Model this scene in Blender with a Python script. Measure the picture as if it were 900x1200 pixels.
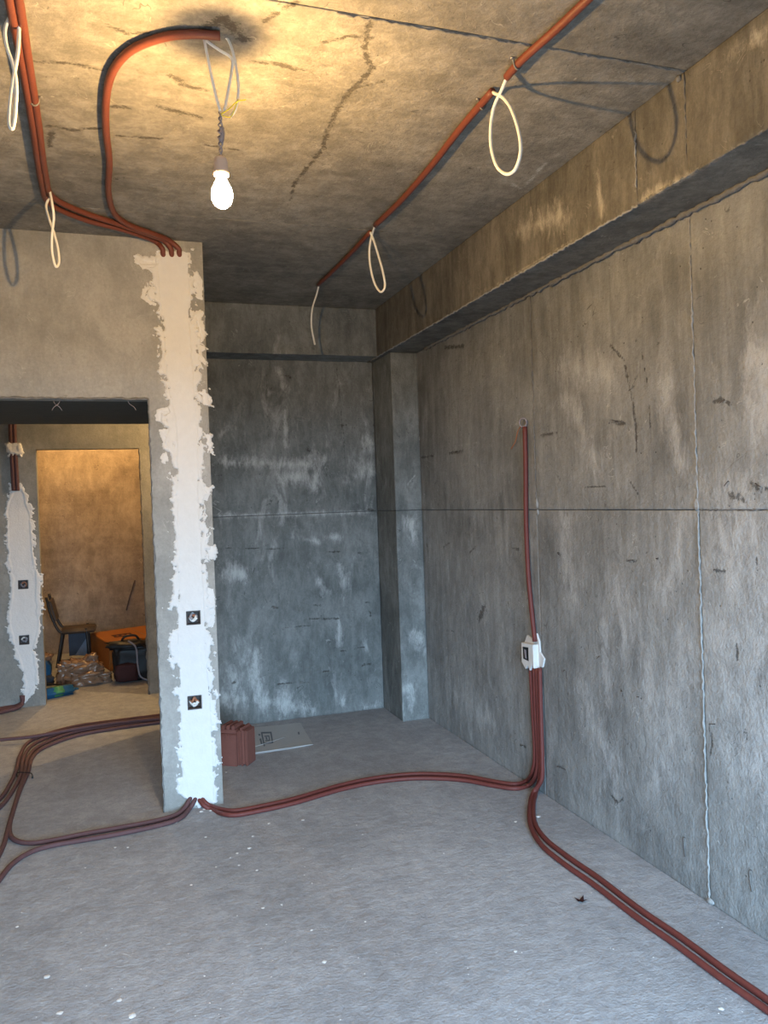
import bpy, bmesh, math, random
import numpy as np
from mathutils import Vector, Matrix

random.seed(7)
for o in list(bpy.data.objects):
    bpy.data.objects.remove(o)
scene = bpy.context.scene
C = scene.collection

# ------------------------------------------------------------------ camera, sky, exposure
FPX, YAW, PITCH, ROLL = 932.15, math.radians(18.7235), math.radians(-0.8188), math.radians(-1.9934)
CAM = Vector((0, 0, 1.5))
_F = Vector((math.sin(YAW), math.cos(YAW), 0)); _R = Vector((math.cos(YAW), -math.sin(YAW), 0)); _U = Vector((0, 0, 1))
F_ = _F * math.cos(PITCH) + _U * math.sin(PITCH); _U2 = _U * math.cos(PITCH) - _F * math.sin(PITCH)
R_ = _R * math.cos(ROLL) + _U2 * math.sin(ROLL); U_ = _U2 * math.cos(ROLL) - _R * math.sin(ROLL)
cam_data = bpy.data.cameras.new('camera'); cam = bpy.data.objects.new('camera', cam_data); C.objects.link(cam)
cam_data.sensor_fit = 'HORIZONTAL'; cam_data.sensor_width = 36; cam_data.lens = 36 * FPX / 900
cam_data.clip_start = 0.02
cam.matrix_world = Matrix(((R_.x, U_.x, -F_.x, CAM.x), (R_.y, U_.y, -F_.y, CAM.y), (R_.z, U_.z, -F_.z, CAM.z), (0, 0, 0, 1)))
scene.camera = cam

vs = scene.view_settings
scene.display_settings.display_device = 'sRGB'
vs.view_transform = 'Standard'; vs.look = 'None'; vs.gamma = 1.0; vs.use_curve_mapping = False
vs.exposure = 0.0
SKY_STRENGTH = 31.0
BULB_WATTS = 56.0
HALL_WATTS = 62.0
world = bpy.data.worlds.new('sky'); scene.world = world; world.use_nodes = True
wn = world.node_tree.nodes; wl = world.node_tree.links; wn.clear()
w_out = wn.new('ShaderNodeOutputWorld'); w_bg = wn.new('ShaderNodeBackground'); w_bg.inputs['Strength'].default_value = SKY_STRENGTH
w_tc = wn.new('ShaderNodeTexCoord'); w_sep = wn.new('ShaderNodeSeparateXYZ'); w_ramp = wn.new('ShaderNodeValToRGB')
w_map = wn.new('ShaderNodeMapRange'); w_map.inputs['From Min'].default_value = -1; w_map.inputs['From Max'].default_value = 1
wl.new(w_tc.outputs['Generated'], w_sep.inputs[0]); wl.new(w_sep.outputs['Z'], w_map.inputs['Value'])
wl.new(w_map.outputs[0], w_ramp.inputs[0]); wl.new(w_ramp.outputs[0], w_bg.inputs['Color']); wl.new(w_bg.outputs[0], w_out.inputs[0])
e = w_ramp.color_ramp.elements
e[0].position = 0.49; e[0].color = (0.05, 0.05, 0.05, 1); e[1].position = 0.51; e[1].color = (0.45, 0.71, 1.0, 1)

# window portal: guides daylight sampling only
pd = bpy.data.lights.new('window_portal', 'AREA'); pd.shape = 'RECTANGLE'; pd.size = 2.5; pd.size_y = 2.25; pd.cycles.is_portal = True
po = bpy.data.objects.new('window_portal', pd); C.objects.link(po); po.location = (0.55, -0.96, 1.2); po.rotation_euler = (math.radians(90), 0, 0)

# ------------------------------------------------------------------ measured room
H, XR, XB, ZB, YB, YBB, ZBB = 2.821, 1.9875, 1.757, 2.494, 5.455, 5.221, 2.497
YP, XPR, XPL, ZL = 4.059, 0.466, 0.179, 2.037
XC, YC, ZS, J1, J2 = 1.798, 5.055, 1.4275, 3.499, 2.346
YI = 6.71           # inner hall wall
XL, Y0, Y9 = -1.25, -0.95, 9.05

def at(px, py, x=None, y=None, z=None):
    """world point seen at a picture point, on the given real plane"""
    d = F_ + R_ * ((px - 450) / FPX) - U_ * ((py - 600) / FPX)
    if x is not None: t = (x - CAM.x) / d.x
    elif y is not None: t = (y - CAM.y) / d.y
    else: t = (z - CAM.z) / d.z
    return CAM + d * t

# ------------------------------------------------------------------ helpers
def link(o, parent=None):
    C.objects.link(o)
    if parent is not None:
        o.parent = parent
    return o
def mesh_obj(name, verts, faces, mat, parent=None, smooth=False):
    me = bpy.data.meshes.new(name); me.from_pydata([tuple(v) for v in verts], [], faces); me.update()
    if smooth: me.shade_smooth()
    if mat: me.materials.append(mat)
    return link(bpy.data.objects.new(name, me), parent)
def bm_obj(name, bm, mat, parent=None, smooth=False):
    me = bpy.data.meshes.new(name); bmesh.ops.recalc_face_normals(bm, faces=bm.faces[:]); bm.to_mesh(me); bm.free()
    if smooth: me.shade_smooth()
    if mat: me.materials.append(mat)
    return link(bpy.data.objects.new(name, me), parent)
def tag(o, label=None, cat=None, group=None, kind=None):
    if label: o['label'] = label
    if cat: o['category'] = cat
    if group: o['group'] = group
    if kind: o['kind'] = kind
    return o
def empty(name, loc=(0, 0, 0)):
    o = bpy.data.objects.new(name, None); o.empty_display_size = 0.05
    # parts are modelled in world space: keep the offset in the parent inverse
    C.objects.link(o); o.location = loc
    return o
def fit(o, parent):
    o.parent = parent; o.matrix_parent_inverse = Matrix.Translation(parent.location).inverted()
    return o
def bm_box(bm, a, b):
    r = bmesh.ops.create_cube(bm, size=1)
    for v in r['verts']:
        v.co = Vector(((a[0] + b[0]) / 2 + v.co.x * (b[0] - a[0]), (a[1] + b[1]) / 2 + v.co.y * (b[1] - a[1]), (a[2] + b[2]) / 2 + v.co.z * (b[2] - a[2])))
    return r['verts']
def box(name, a, b, mat, parent=None, bevel=0):
    bm = bmesh.new(); bm_box(bm, a, b)
    if bevel: bmesh.ops.bevel(bm, geom=bm.edges[:], offset=bevel, segments=2, affect='EDGES')
    return bm_obj(name, bm, mat, parent)

def smooth_path(pts, n=8):
    pts = [Vector(p) for p in pts]
    if len(pts) < 3: return pts
    out = []
    q = [pts[0] * 2 - pts[1]] + pts + [pts[-1] * 2 - pts[-2]]
    for i in range(1, len(q) - 2):
        p0, p1, p2, p3 = q[i - 1:i + 3]
        for k in range(n):
            t = k / n
            out.append(0.5 * ((2 * p1) + (p2 - p0) * t + (2 * p0 - 5 * p1 + 4 * p2 - p3) * t * t + (3 * p1 - p0 - 3 * p2 + p3) * t ** 3))
    out.append(pts[-1])
    return out
def tube_data(path, radius, seg=8, jitter=0.0, rng=random):
    verts, faces = [], []
    nrm = None
    n = len(path)
    for i, p in enumerate(path):
        t = (path[min(i + 1, n - 1)] - path[max(i - 1, 0)]).normalized()
        if nrm is None:
            nrm = t.orthogonal().normalized()
        nrm = (nrm - t * nrm.dot(t))
        nrm = nrm.normalized() if nrm.length > 1e-6 else t.orthogonal().normalized()
        b = t.cross(nrm)
        r = (radius[i] if isinstance(radius, (list, tuple)) else radius) * (1 + jitter * (rng.random() - 0.5))
        for k in range(seg):
            a = 2 * math.pi * k / seg
            rr = r * (1 + jitter * 0.7 * (rng.random() - 0.5))
            verts.append(p + (nrm * math.cos(a) + b * math.sin(a)) * rr)
    for i in range(n - 1):
        for k in range(seg):
            faces.append((i * seg + k, i * seg + (k + 1) % seg, (i + 1) * seg + (k + 1) % seg, (i + 1) * seg + k))
    faces.append(tuple(range(seg))[::-1]); faces.append(tuple((n - 1) * seg + k for k in range(seg)))
    return verts, faces
def tube(name, pts, radius, mat, parent=None, seg=8, n=8, jitter=0.0):
    v, f = tube_data(smooth_path(pts, n), radius, seg, jitter)
    return mesh_obj(name, v, f, mat, parent, smooth=True)
def lathe(name, prof, mat, parent=None, seg=24, origin=(0, 0, 0)):
    verts, faces = [], []
    for r, z in prof:
        for k in range(seg):
            a = 2 * math.pi * k / seg
            verts.append((origin[0] + r * math.cos(a), origin[1] + r * math.sin(a), origin[2] + z))
    for i in range(len(prof) - 1):
        for k in range(seg):
            faces.append((i * seg + k, i * seg + (k + 1) % seg, (i + 1) * seg + (k + 1) % seg, (i + 1) * seg + k))
    faces.append(tuple(range(seg))[::-1]); faces.append(tuple((len(prof) - 1) * seg + k for k in range(seg)))
    return mesh_obj(name, verts, faces, mat, parent, smooth=True)

# value noise (numpy)
def vnoise(u, v, seed=0):
    rs = np.random.RandomState(seed); T = rs.rand(256, 256)
    iu = np.floor(u).astype(int); iv = np.floor(v).astype(int); fu = u - iu; fv = v - iv
    fu = fu * fu * (3 - 2 * fu); fv = fv * fv * (3 - 2 * fv)
    a = T[iu % 256, iv % 256]; b = T[(iu + 1) % 256, iv % 256]; c = T[iu % 256, (iv + 1) % 256]; d = T[(iu + 1) % 256, (iv + 1) % 256]
    return (a * (1 - fu) + b * fu) * (1 - fv) + (c * (1 - fu) + d * fu) * fv
def fbm(u, v, seed=0, octv=4):
    s = 0; amp = 0.5
    for k in range(octv):
        s = s + amp * (vnoise(u * 2 ** k + 17.3 * k, v * 2 ** k + 9.1 * k, seed + k) - 0.5); amp *= 0.55
    return s

# ------------------------------------------------------------------ materials
def nodes_of(name):
    m = bpy.data.materials.new(name); m.use_nodes = True
    nt = m.node_tree; nt.nodes.clear()
    out = nt.nodes.new('ShaderNodeOutputMaterial'); bs = nt.nodes.new('ShaderNodeBsdfPrincipled')
    nt.links.new(bs.outputs[0], out.inputs[0])
    return m, nt, bs
class NB:
    def __init__(s, nt): s.nt = nt
    def n(s, t, **k):
        x = s.nt.nodes.new(t)
        for a, b in k.items(): setattr(x, a, b)
        return x
    def l(s, a, b): s.nt.links.new(a, b)
    def pos(s, scale=(1, 1, 1)):
        g = s.n('ShaderNodeNewGeometry'); m = s.n('ShaderNodeMapping'); m.inputs['Scale'].default_value = scale
        s.l(g.outputs['Position'], m.inputs['Vector']); return m.outputs[0]
    def noise(s, vec, scale, detail=5, rough=0.6, dist=0.0):
        x = s.n('ShaderNodeTexNoise'); x.inputs['Scale'].default_value = scale; x.inputs['Detail'].default_value = detail
        x.inputs['Roughness'].default_value = rough; x.inputs['Distortion'].default_value = dist; s.l(vec, x.inputs['Vector']); return x.outputs[0]
    def step(s, v, a, b):
        x = s.n('ShaderNodeMapRange'); x.interpolation_type = 'SMOOTHSTEP'; x.inputs['From Min'].default_value = a; x.inputs['From Max'].default_value = b
        s.l(v, x.inputs['Value']); return x.outputs[0]
    def math(s, op, a, b):
        x = s.n('ShaderNodeMath', operation=op)
        for i, q in enumerate((a, b)):
            if isinstance(q, (int, float)): x.inputs[i].default_value = q
            else: s.l(q, x.inputs[i])
        return x.outputs[0]
    def mix(s, fac, a, b, blend='MIX'):
        x = s.n('ShaderNodeMix', data_type='RGBA', blend_type=blend)
        if isinstance(fac, (int, float)): x.inputs[0].default_value = fac
        else: s.l(fac, x.inputs[0])
        for i, q in ((6, a), (7, b)):
            if isinstance(q, tuple): x.inputs[i].default_value = (*q, 1)
            else: s.l(q, x.inputs[i])
        return x.outputs[2]
def g(v): return (v, v, v)

def concrete(name, dark, light, scale=1.6, streak=0.5, streak_axis='z', pit=0.5, bump=0.35, rough=0.88, chalk_col=(0.62, 0.62, 0.60),
             stain_shadow_col=(0.05, 0.045, 0.04), attrs=True, blot=(0.35, 0.65), wash=0.0, stain_shadow_amt=0.75, scr=0.6, mott=0.45):
    m, nt, bs = nodes_of(name); b = NB(nt)
    p = b.pos()
    big = b.step(b.noise(p, scale, 7, 0.62, 0.4), *blot)
    col = b.mix(big, dark, light)
    ss = {'z': (9, 9, 0.8), 'x': (1.0, 9, 9), 'y': (9, 1.0, 9)}[streak_axis]
    st = b.step(b.noise(b.pos(ss), 1.4, 6, 0.65), 0.38, 0.68)
    sv = b.math('MULTIPLY', st, streak)
    col = b.mix(sv, col, tuple(min(1, c * 1.28) for c in light))
    st2 = b.step(b.noise(b.pos(tuple(q * 1.9 for q in ss)), 1.1, 5, 0.7), 0.55, 0.75)
    col = b.mix(b.math('MULTIPLY', st2, streak * 0.8), col, tuple(c * 0.72 for c in dark))
    if wash:
        w = b.step(b.noise(b.pos((3, 3, 1.2)), 2.0, 8, 0.7, 0.6), 0.56, 0.70)
        col = b.mix(b.math('MULTIPLY', w, wash), col, chalk_col)
    fine = b.noise(p, 70, 4, 0.7)
    col = b.mix(0.55, col, b.mix(fine, g(0.30), g(0.72)), 'OVERLAY')
    # cloudy mottling and hairline scratches
    mt = b.step(b.noise(b.pos((1, 1, 0.45)), 13, 8, 0.78, 0.3), 0.36, 0.66)
    col = b.mix(mott, col, b.mix(mt, g(0.24), g(0.74)), 'OVERLAY')
    for off, sc_, gsc, tone in ((3.1, 3.2, 4.3, 0.0), (8.7, 4.1, 3.7, 1.0)):
        mp = b.n('ShaderNodeMapping'); mp.inputs['Location'].default_value = (off, off * 0.7, off * 1.3); b.l(p, mp.inputs['Vector'])
        nn = b.noise(mp.outputs[0], sc_, 3, 0.55, 1.4)
        ab = b.math('ABSOLUTE', b.math('SUBTRACT', nn, 0.5), 0)
        ln = b.math('SUBTRACT', 1.0, b.step(ab, 0.0012, 0.0055))
        gt = b.step(b.noise(mp.outputs[0], gsc * 2, 4, 0.7), 0.55, 0.62)
        ln = b.math('MULTIPLY', b.math('MULTIPLY', ln, gt), scr)
        col = b.mix(ln, col, tuple(c * 0.30 for c in dark) if tone == 0 else tuple(min(1, c * 1.7) for c in light))
    # air holes
    vo = b.n('ShaderNodeTexVoronoi'); vo.inputs['Scale'].default_value = 21; vo.inputs['Randomness'].default_value = 1; b.l(p, vo.inputs['Vector'])
    gate = b.step(b.noise(p, 5.0, 3, 0.6), 0.47, 0.56)
    pm = b.math('MULTIPLY', b.math('SUBTRACT', 1.0, b.step(vo.outputs['Distance'], 0.03, 0.09)), gate)
    pm = b.math('MULTIPLY', pm, pit)
    col = b.mix(pm, col, tuple(c * 0.35 for c in dark))
    hgt = b.math('ADD', b.math('MULTIPLY', b.noise(p, 22, 6, 0.65), 0.6), b.math('MULTIPLY', b.noise(p, 110, 3, 0.6), 0.22))
    hgt = b.math('SUBTRACT', hgt, b.math('MULTIPLY', pm, 0.5))
    if attrs:
        rag = b.math('SUBTRACT', b.noise(p, 42, 6, 0.8), 0.5)
        rag2 = b.math('SUBTRACT', b.noise(b.pos((1, 1, 0.4)), 16, 8, 0.82, 0.3), 0.5)
        a1 = b.n('ShaderNodeAttribute', attribute_name='stain_shadow'); a2 = b.n('ShaderNodeAttribute', attribute_name='chalk')
        s1 = b.step(b.math('ADD', a1.outputs['Fac'], b.math('MULTIPLY', rag, 2.6)), 0.55, 0.95)
        s2 = b.step(b.math('ADD', a2.outputs['Fac'], b.math('MULTIPLY', rag2, 3.6)), 0.35, 1.5)
        col = b.mix(b.math('MULTIPLY', s2, 0.75), col, chalk_col)
        col = b.mix(b.math('MULTIPLY', s1, stain_shadow_amt), col, stain_shadow_col)
        hgt = b.math('SUBTRACT', hgt, b.math('MULTIPLY', s1, 0.25))
    oi = b.n('ShaderNodeObjectInfo')
    tint = b.math('ADD', 0.93, b.math('MULTIPLY', oi.outputs['Random'], 0.14))
    hv = b.n('ShaderNodeHueSaturation'); b.l(tint, hv.inputs['Value']); b.l(col, hv.inputs['Color'])
    b.l(hv.outputs[0], bs.inputs['Base Color'])
    bs.inputs['Roughness'].default_value = rough; bs.inputs['Specular IOR Level'].default_value = 0.3
    bp = b.n('ShaderNodeBump'); bp.inputs['Strength'].default_value = bump; bp.inputs['Distance'].default_value = 0.02
    b.l(hgt, bp.inputs['Height']); b.l(bp.outputs[0], bs.inputs['Normal'])
    return m
def plain(name, col, rough=0.6, var=0.15, scale=18, bump=0.1, metal=0.0, spec=0.4, **k):
    m, nt, bs = nodes_of(name); b = NB(nt); p = b.pos()
    nz = b.noise(p, scale, 5, 0.65)
    c = b.mix(nz, tuple(x * (1 - var * 2) for x in col), tuple(min(1, x * (1 + var)) for x in col))
    b.l(c, bs.inputs['Base Color']); bs.inputs['Roughness'].default_value = rough; bs.inputs['Metallic'].default_value = metal
    bs.inputs['Specular IOR Level'].default_value = spec
    for kk, vv in k.items(): bs.inputs[kk].default_value = vv
    if bump:
        bp = b.n('ShaderNodeBump'); bp.inputs['Strength'].default_value = bump; bp.inputs['Distance'].default_value = 0.01
        b.l(b.noise(p, scale * 4, 3, 0.6), bp.inputs['Height']); b.l(bp.outputs[0], bs.inputs['Normal'])
    return m
def glow(name, col, strength):
    m = bpy.data.materials.new(name); m.use_nodes = True; nt = m.node_tree; nt.nodes.clear()
    out = nt.nodes.new('ShaderNodeOutputMaterial'); em = nt.nodes.new('ShaderNodeEmission')
    em.inputs[0].default_value = (*col, 1); em.inputs[1].default_value = strength
    tr = nt.nodes.new('ShaderNodeBsdfTransparent'); ad = nt.nodes.new('ShaderNodeAddShader')
    nt.links.new(em.outputs[0], ad.inputs[0]); nt.links.new(tr.outputs[0], ad.inputs[1]); nt.links.new(ad.outputs[0], out.inputs[0]); return m

M = {}
M['wall_conc'] = concrete('wall_concrete', (0.17, 0.176, 0.175), (0.285, 0.292, 0.287), 1.5, 0.45, 'z', 0.8, 0.75, wash=0.28, mott=0.28, chalk_col=(0.50, 0.51, 0.51))
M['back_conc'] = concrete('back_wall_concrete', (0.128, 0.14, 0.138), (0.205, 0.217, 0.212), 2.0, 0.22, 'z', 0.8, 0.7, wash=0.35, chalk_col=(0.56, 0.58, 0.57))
M['ceil_conc'] = concrete('ceiling_concrete', (0.165, 0.154, 0.133), (0.25, 0.232, 0.198), 2.2, 0.25, 'x', 0.5, 0.5, stain_shadow_col=(0.07, 0.062, 0.05), stain_shadow_amt=0.9)
M['beam_conc'] = concrete('beam_concrete', (0.105, 0.10, 0.088), (0.168, 0.158, 0.138), 2.0, 0.5, 'z', 0.6, 0.5, chalk_col=(0.5, 0.47, 0.4))
M['render'] = concrete('grey_cement_render', (0.26, 0.255, 0.235), (0.36, 0.35, 0.325), 3.0, 0.1, 'z', 0.25, 0.3, attrs=False, mott=0.16, scr=0.3)
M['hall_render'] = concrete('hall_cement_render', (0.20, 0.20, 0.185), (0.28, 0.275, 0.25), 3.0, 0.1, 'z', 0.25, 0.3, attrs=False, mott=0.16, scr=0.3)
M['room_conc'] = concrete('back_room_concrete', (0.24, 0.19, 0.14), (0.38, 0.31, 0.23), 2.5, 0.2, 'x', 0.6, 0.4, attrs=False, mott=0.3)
M['floor'] = concrete('floor_screed', (0.258, 0.265, 0.278), (0.33, 0.338, 0.352), 1.1, 0.12, 'y', 0.3, 0.6, attrs=False, rough=0.9, scr=0.25, mott=0.25)
M['shade_conc'] = plain('shade_darkened_concrete', (0.075, 0.078, 0.07), 0.95, 0.2)  # bulkhead concrete, darkened in colour to stand for its unlit soffit
M['backing'] = plain('joint_shadow_concrete', (0.12, 0.12, 0.115), 0.95)
M['ridge'] = plain('mortar_ridge', (0.34, 0.34, 0.33), 0.9, 0.25, 60, 0.3)
M['ridge_dark'] = plain('mortar_ridge_dark', (0.20, 0.195, 0.185), 0.9, 0.3, 60, 0.3)
M['plaster'] = plain('white_gypsum_plaster', (0.68, 0.675, 0.66), 0.85, 0.05, 25, 0.25)
M['conduit_wall'] = plain('red_brown_conduit', (0.145, 0.034, 0.027), 0.6, 0.15, 40, 0.1)
M['conduit'] = plain('red_corrugated_conduit', (0.165, 0.046, 0.028), 0.5, 0.12, 40, 0.1)
M['conduit_dusty'] = plain('dusty_red_conduit', (0.112, 0.052, 0.052), 0.75, 0.18, 30, 0.1)
M['cable'] = plain('white_cable', (0.78, 0.77, 0.73), 0.45, 0.04, 30, 0.0)
M['cable_grey'] = plain('grey_twisted_wire', (0.30, 0.27, 0.29), 0.6, 0.1, 90, 0.0)
M['yellow'] = plain('yellow_wire', (0.85, 0.75, 0.06), 0.5, 0.05)
M['black'] = plain('black_plastic', (0.012, 0.012, 0.013), 0.5, 0.2)
M['metal'] = plain('dull_steel', (0.32, 0.31, 0.30), 0.45, 0.15, 40, 0.1, 0.7)
M['wire'] = plain('rusty_wire', (0.08, 0.06, 0.05), 0.7, 0.2, 60)

# ------------------------------------------------------------------ stains, chalky patches and a painted hook shadow (own shapes, world positions)
DARK, CHALK = [], []
def dpx(pts, w, **pl): DARK.append(([at(px, py, **pl) for px, py in pts], w))
def cpx(pts, w, **pl): CHALK.append(([at(px, py, **pl) for px, py in pts], w))
def zz(pts, s, ox, oy): return [(ox + x * s, oy + y * s) for x, y in pts]
cz = dict(z=H)
for pts, w in [([(865, 50), (856, 120), (872, 165), (820, 215), (795, 250), (770, 300), (756, 350), (690, 430)], 0.026),
               ([(250, 60), (300, 80), (350, 75)], 0.022), ([(590, 145), (650, 150), (710, 165)], 0.025), ([(760, 100), (815, 85), (870, 88)], 0.020),
               ([(620, 50), (660, 25), (700, 5)], 0.025), ([(75, 145), (160, 148), (240, 165)], 0.022), ([(115, 295), (170, 305), (240, 300)], 0.025),
               ([(115, 345), (120, 310)], 0.03), ([(250, 250), (300, 252)], 0.03), ([(370, 250), (420, 262), (470, 275)], 0.03),
               ([(270, 318), (330, 322), (380, 325)], 0.022), ([(480, 340), (560, 352)], 0.02), ([(400, 178), (430, 192)], 0.03),
               ([(420, 198), (480, 212)], 0.025), ([(820, 210), (900, 190)], 0.018), ([(690, 430), (680, 470)], 0.02)]:
    dpx(zz(pts, 0.5, 0, 0), w, **cz)
dpx([(235, 40), (262, 20), (285, 45)], 0.05, **cz)  # shadow of cables and conduit around the bulb hook, painted on the ceiling
cpx([(600, 215), (612, 222), (640, 190)], 0.02, **cz)
S8 = (0.4667, 480, 400)
rx = dict(x=XR)
for pts, w in [([(540, 60), (560, 150), (568, 215), (570, 275)], 0.016), ([(500, 202), (540, 206)], 0.022), ([(582, 25), (598, 110), (604, 215)], 0.009),
               ([(765, 150), (785, 146), (805, 157)], 0.018), ([(860, 355), (880, 372), (900, 370)], 0.018), ([(330, 236), (370, 230)], 0.018),
               ([(100, 281), (135, 275)], 0.022), ([(30, 292), (60, 288)], 0.02), ([(440, 365), (490, 365)], 0.01), ([(805, 385), (835, 395)], 0.028),
               ([(90, 15), (135, 12)], 0.03), ([(150, 530), (165, 515)], 0.016), ([(40, 500), (48, 540)], 0.016), ([(80, 520), (100, 505)], 0.014),
               ([(255, 520), (275, 522)], 0.02), ([(90, 725), (110, 728)], 0.012), ([(392, 830), (400, 930)], 0.009),
               ([(175, 690), (185, 670)], 0.07), ([(505, 10), (540, 50)], 0.014), ([(545, 340), (575, 385)], 0.012), ([(750, 960), (760, 1010), (752, 1040)], 0.012),
               ([(870, 545), (868, 590)], 0.012), ([(820, 760), (822, 800)], 0.012), ([(840, 975), (845, 1000)], 0.014), ([(760, 575), (790, 578)], 0.016),
               ([(545, 550), (570, 552)], 0.016), ([(620, 540), (628, 556)], 0.013), ([(370, 532), (380, 535)], 0.014), ([(530, 872), (540, 905)], 0.009), ([(570, 885), (582, 900)], 0.014),
               ([(505, 1140), (520, 1158), (535, 1150)], 0.014), ([(370, 1065), (390, 1075)], 0.014), ([(278, 1014), (290, 1018)], 0.018)]:
    dpx(zz(pts, *S8), w, **rx)
for pts, w in [([(390, 440), (410, 640)], 0.16), ([(520, 600), (540, 760)], 0.16), ([(490, 700), (500, 900)], 0.10), ([(820, 440), (890, 640)], 0.40),
               ([(790, 760), (890, 1050)], 0.40), ([(820, 600), (880, 800)], 0.40), ([(680, 640), (682, 780)], 0.012), ([(640, 1050), (690, 760)], 0.20), ([(780, 430), (790, 520)], 0.12),
               ([(690, 440), (640, 640)], 0.14), ([(600, 800), (620, 1100)], 0.2), ([(440, 900), (520, 1120)], 0.2), ([(115, 262), (175, 254)], 0.010), ([(170, 310), (178, 318)], 0.02), ([(220, 185), (226, 190)], 0.02), ([(880, 40), (895, 200)], 0.2),
               ([(400, 150), (480, 330)], 0.12), ([(640, 120), (680, 300)], 0.10), ([(100, 880), (200, 950)], 0.2), ([(380, 60), (500, 90)], 0.15)]:
    cpx(zz(pts, *S8), w, **rx)
S7 = (0.458, 230, 330)
by = dict(y=YB)
for pts, w in [([(232, 240), (242, 246)], 0.022), ([(95, 432), (102, 433)], 0.018), ([(283, 428), (291, 433)], 0.022), ([(425, 428), (435, 428)], 0.02), ([(150, 635), (158, 636)], 0.018),
               ([(195, 832), (210, 834)], 0.022), ([(432, 820), (442, 822)], 0.018), ([(445, 845), (446, 856)], 0.018), ([(425, 982), (445, 978)], 0.018), ([(325, 997), (338, 996)], 0.018),
               ([(93, 1026), (100, 1024)], 0.02), ([(355, 366), (385, 366)], 0.016), ([(328, 691), (372, 691)], 0.016), ([(290, 863), (365, 862)], 0.018), ([(300, 828), (330, 828)], 0.014),
               ([(360, 222), (372, 340), (380, 450)], 0.012), ([(75, 682), (230, 684)], 0.012), ([(220, 885), (290, 880)], 0.010), ([(205, 1030), (290, 1024)], 0.012), ([(440, 582), (452, 586)], 0.022),
               ([(370, 945), (430, 935)], 0.009), ([(180, 230), (186, 400)], 0.010)]:
    dpx(zz(pts, *S7), w, **by)
for pts, w in [([(210, 500), (270, 500)], 0.14), ([(70, 462), (300, 470)], 0.10), ([(420, 470), (445, 480)], 0.14), ([(226, 330), (232, 420)], 0.05), ([(300, 520), (320, 460)], 0.10),
               ([(320, 770), (330, 790)], 0.08), ([(370, 730), (378, 780)], 0.07), ([(80, 740), (120, 750)], 0.14), ([(330, 655), (365, 655)], 0.06), ([(150, 950), (160, 1060)], 0.10),
               ([(90, 1060), (280, 1090)], 0.16), ([(365, 860), (365, 930)], 0.05), ([(370, 1060), (372, 1080)], 0.06), ([(435, 400), (440, 430)], 0.08), ([(280, 660), (310, 665)], 0.05),
               ([(80, 990), (100, 1040)], 0.10), ([(430, 1090), (460, 1085)], 0.08), ([(60, 600), (440, 590)], 0.04), ([(210, 230), (225, 270)], 0.08), ([(300, 1095), (260, 1085)], 0.06)]:
    cpx(zz(pts, *S7), w, **by)
cy_ = dict(y=YC)
for pts, w in [([(545, 620), (560, 660)], 0.10), ([(540, 520), (560, 495)], 0.014), ([(560, 900), (575, 940)], 0.10), ([(540, 1040), (550, 1080)], 0.10)]:
    cpx(zz(pts, *S7), w, **cy_)
bx_ = dict(x=XB)
cpx([(752, 234), (770, 222), (790, 214), (815, 203)], 0.035, **bx_)
cpx([(560, 345), (640, 300), (700, 266)], 0.012, **bx_)
cpx([(610, 270), (660, 250)], 0.12, **bx_); cpx([(860, 60), (895, 40)], 0.05, **bx_); cpx([(700, 200), (705, 250)], 0.04, **bx_)

def field(P, items):
    out = np.zeros(len(P))
    for pts, w in items:
        lo = np.min([list(p) for p in pts], axis=0) - w * 1.2; hi = np.max([list(p) for p in pts], axis=0) + w * 1.2
        idx = np.where(np.all((P >= lo) & (P <= hi), axis=1))[0]
        if len(idx) == 0: continue
        Q = P[idx]; dm = np.full(len(idx), 1e9)
        for a, b in zip(pts[:-1], pts[1:]):
            a = np.array(a); b = np.array(b); ab = b - a
            t = np.clip(((Q - a) @ ab) / max(ab @ ab, 1e-9), 0, 1)
            dm = np.minimum(dm, np.linalg.norm(Q - (a + t[:, None] * ab), axis=1))
        out[idx] = np.maximum(out[idx], np.clip(1 - dm / w, 0, 1))
    return out

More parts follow.
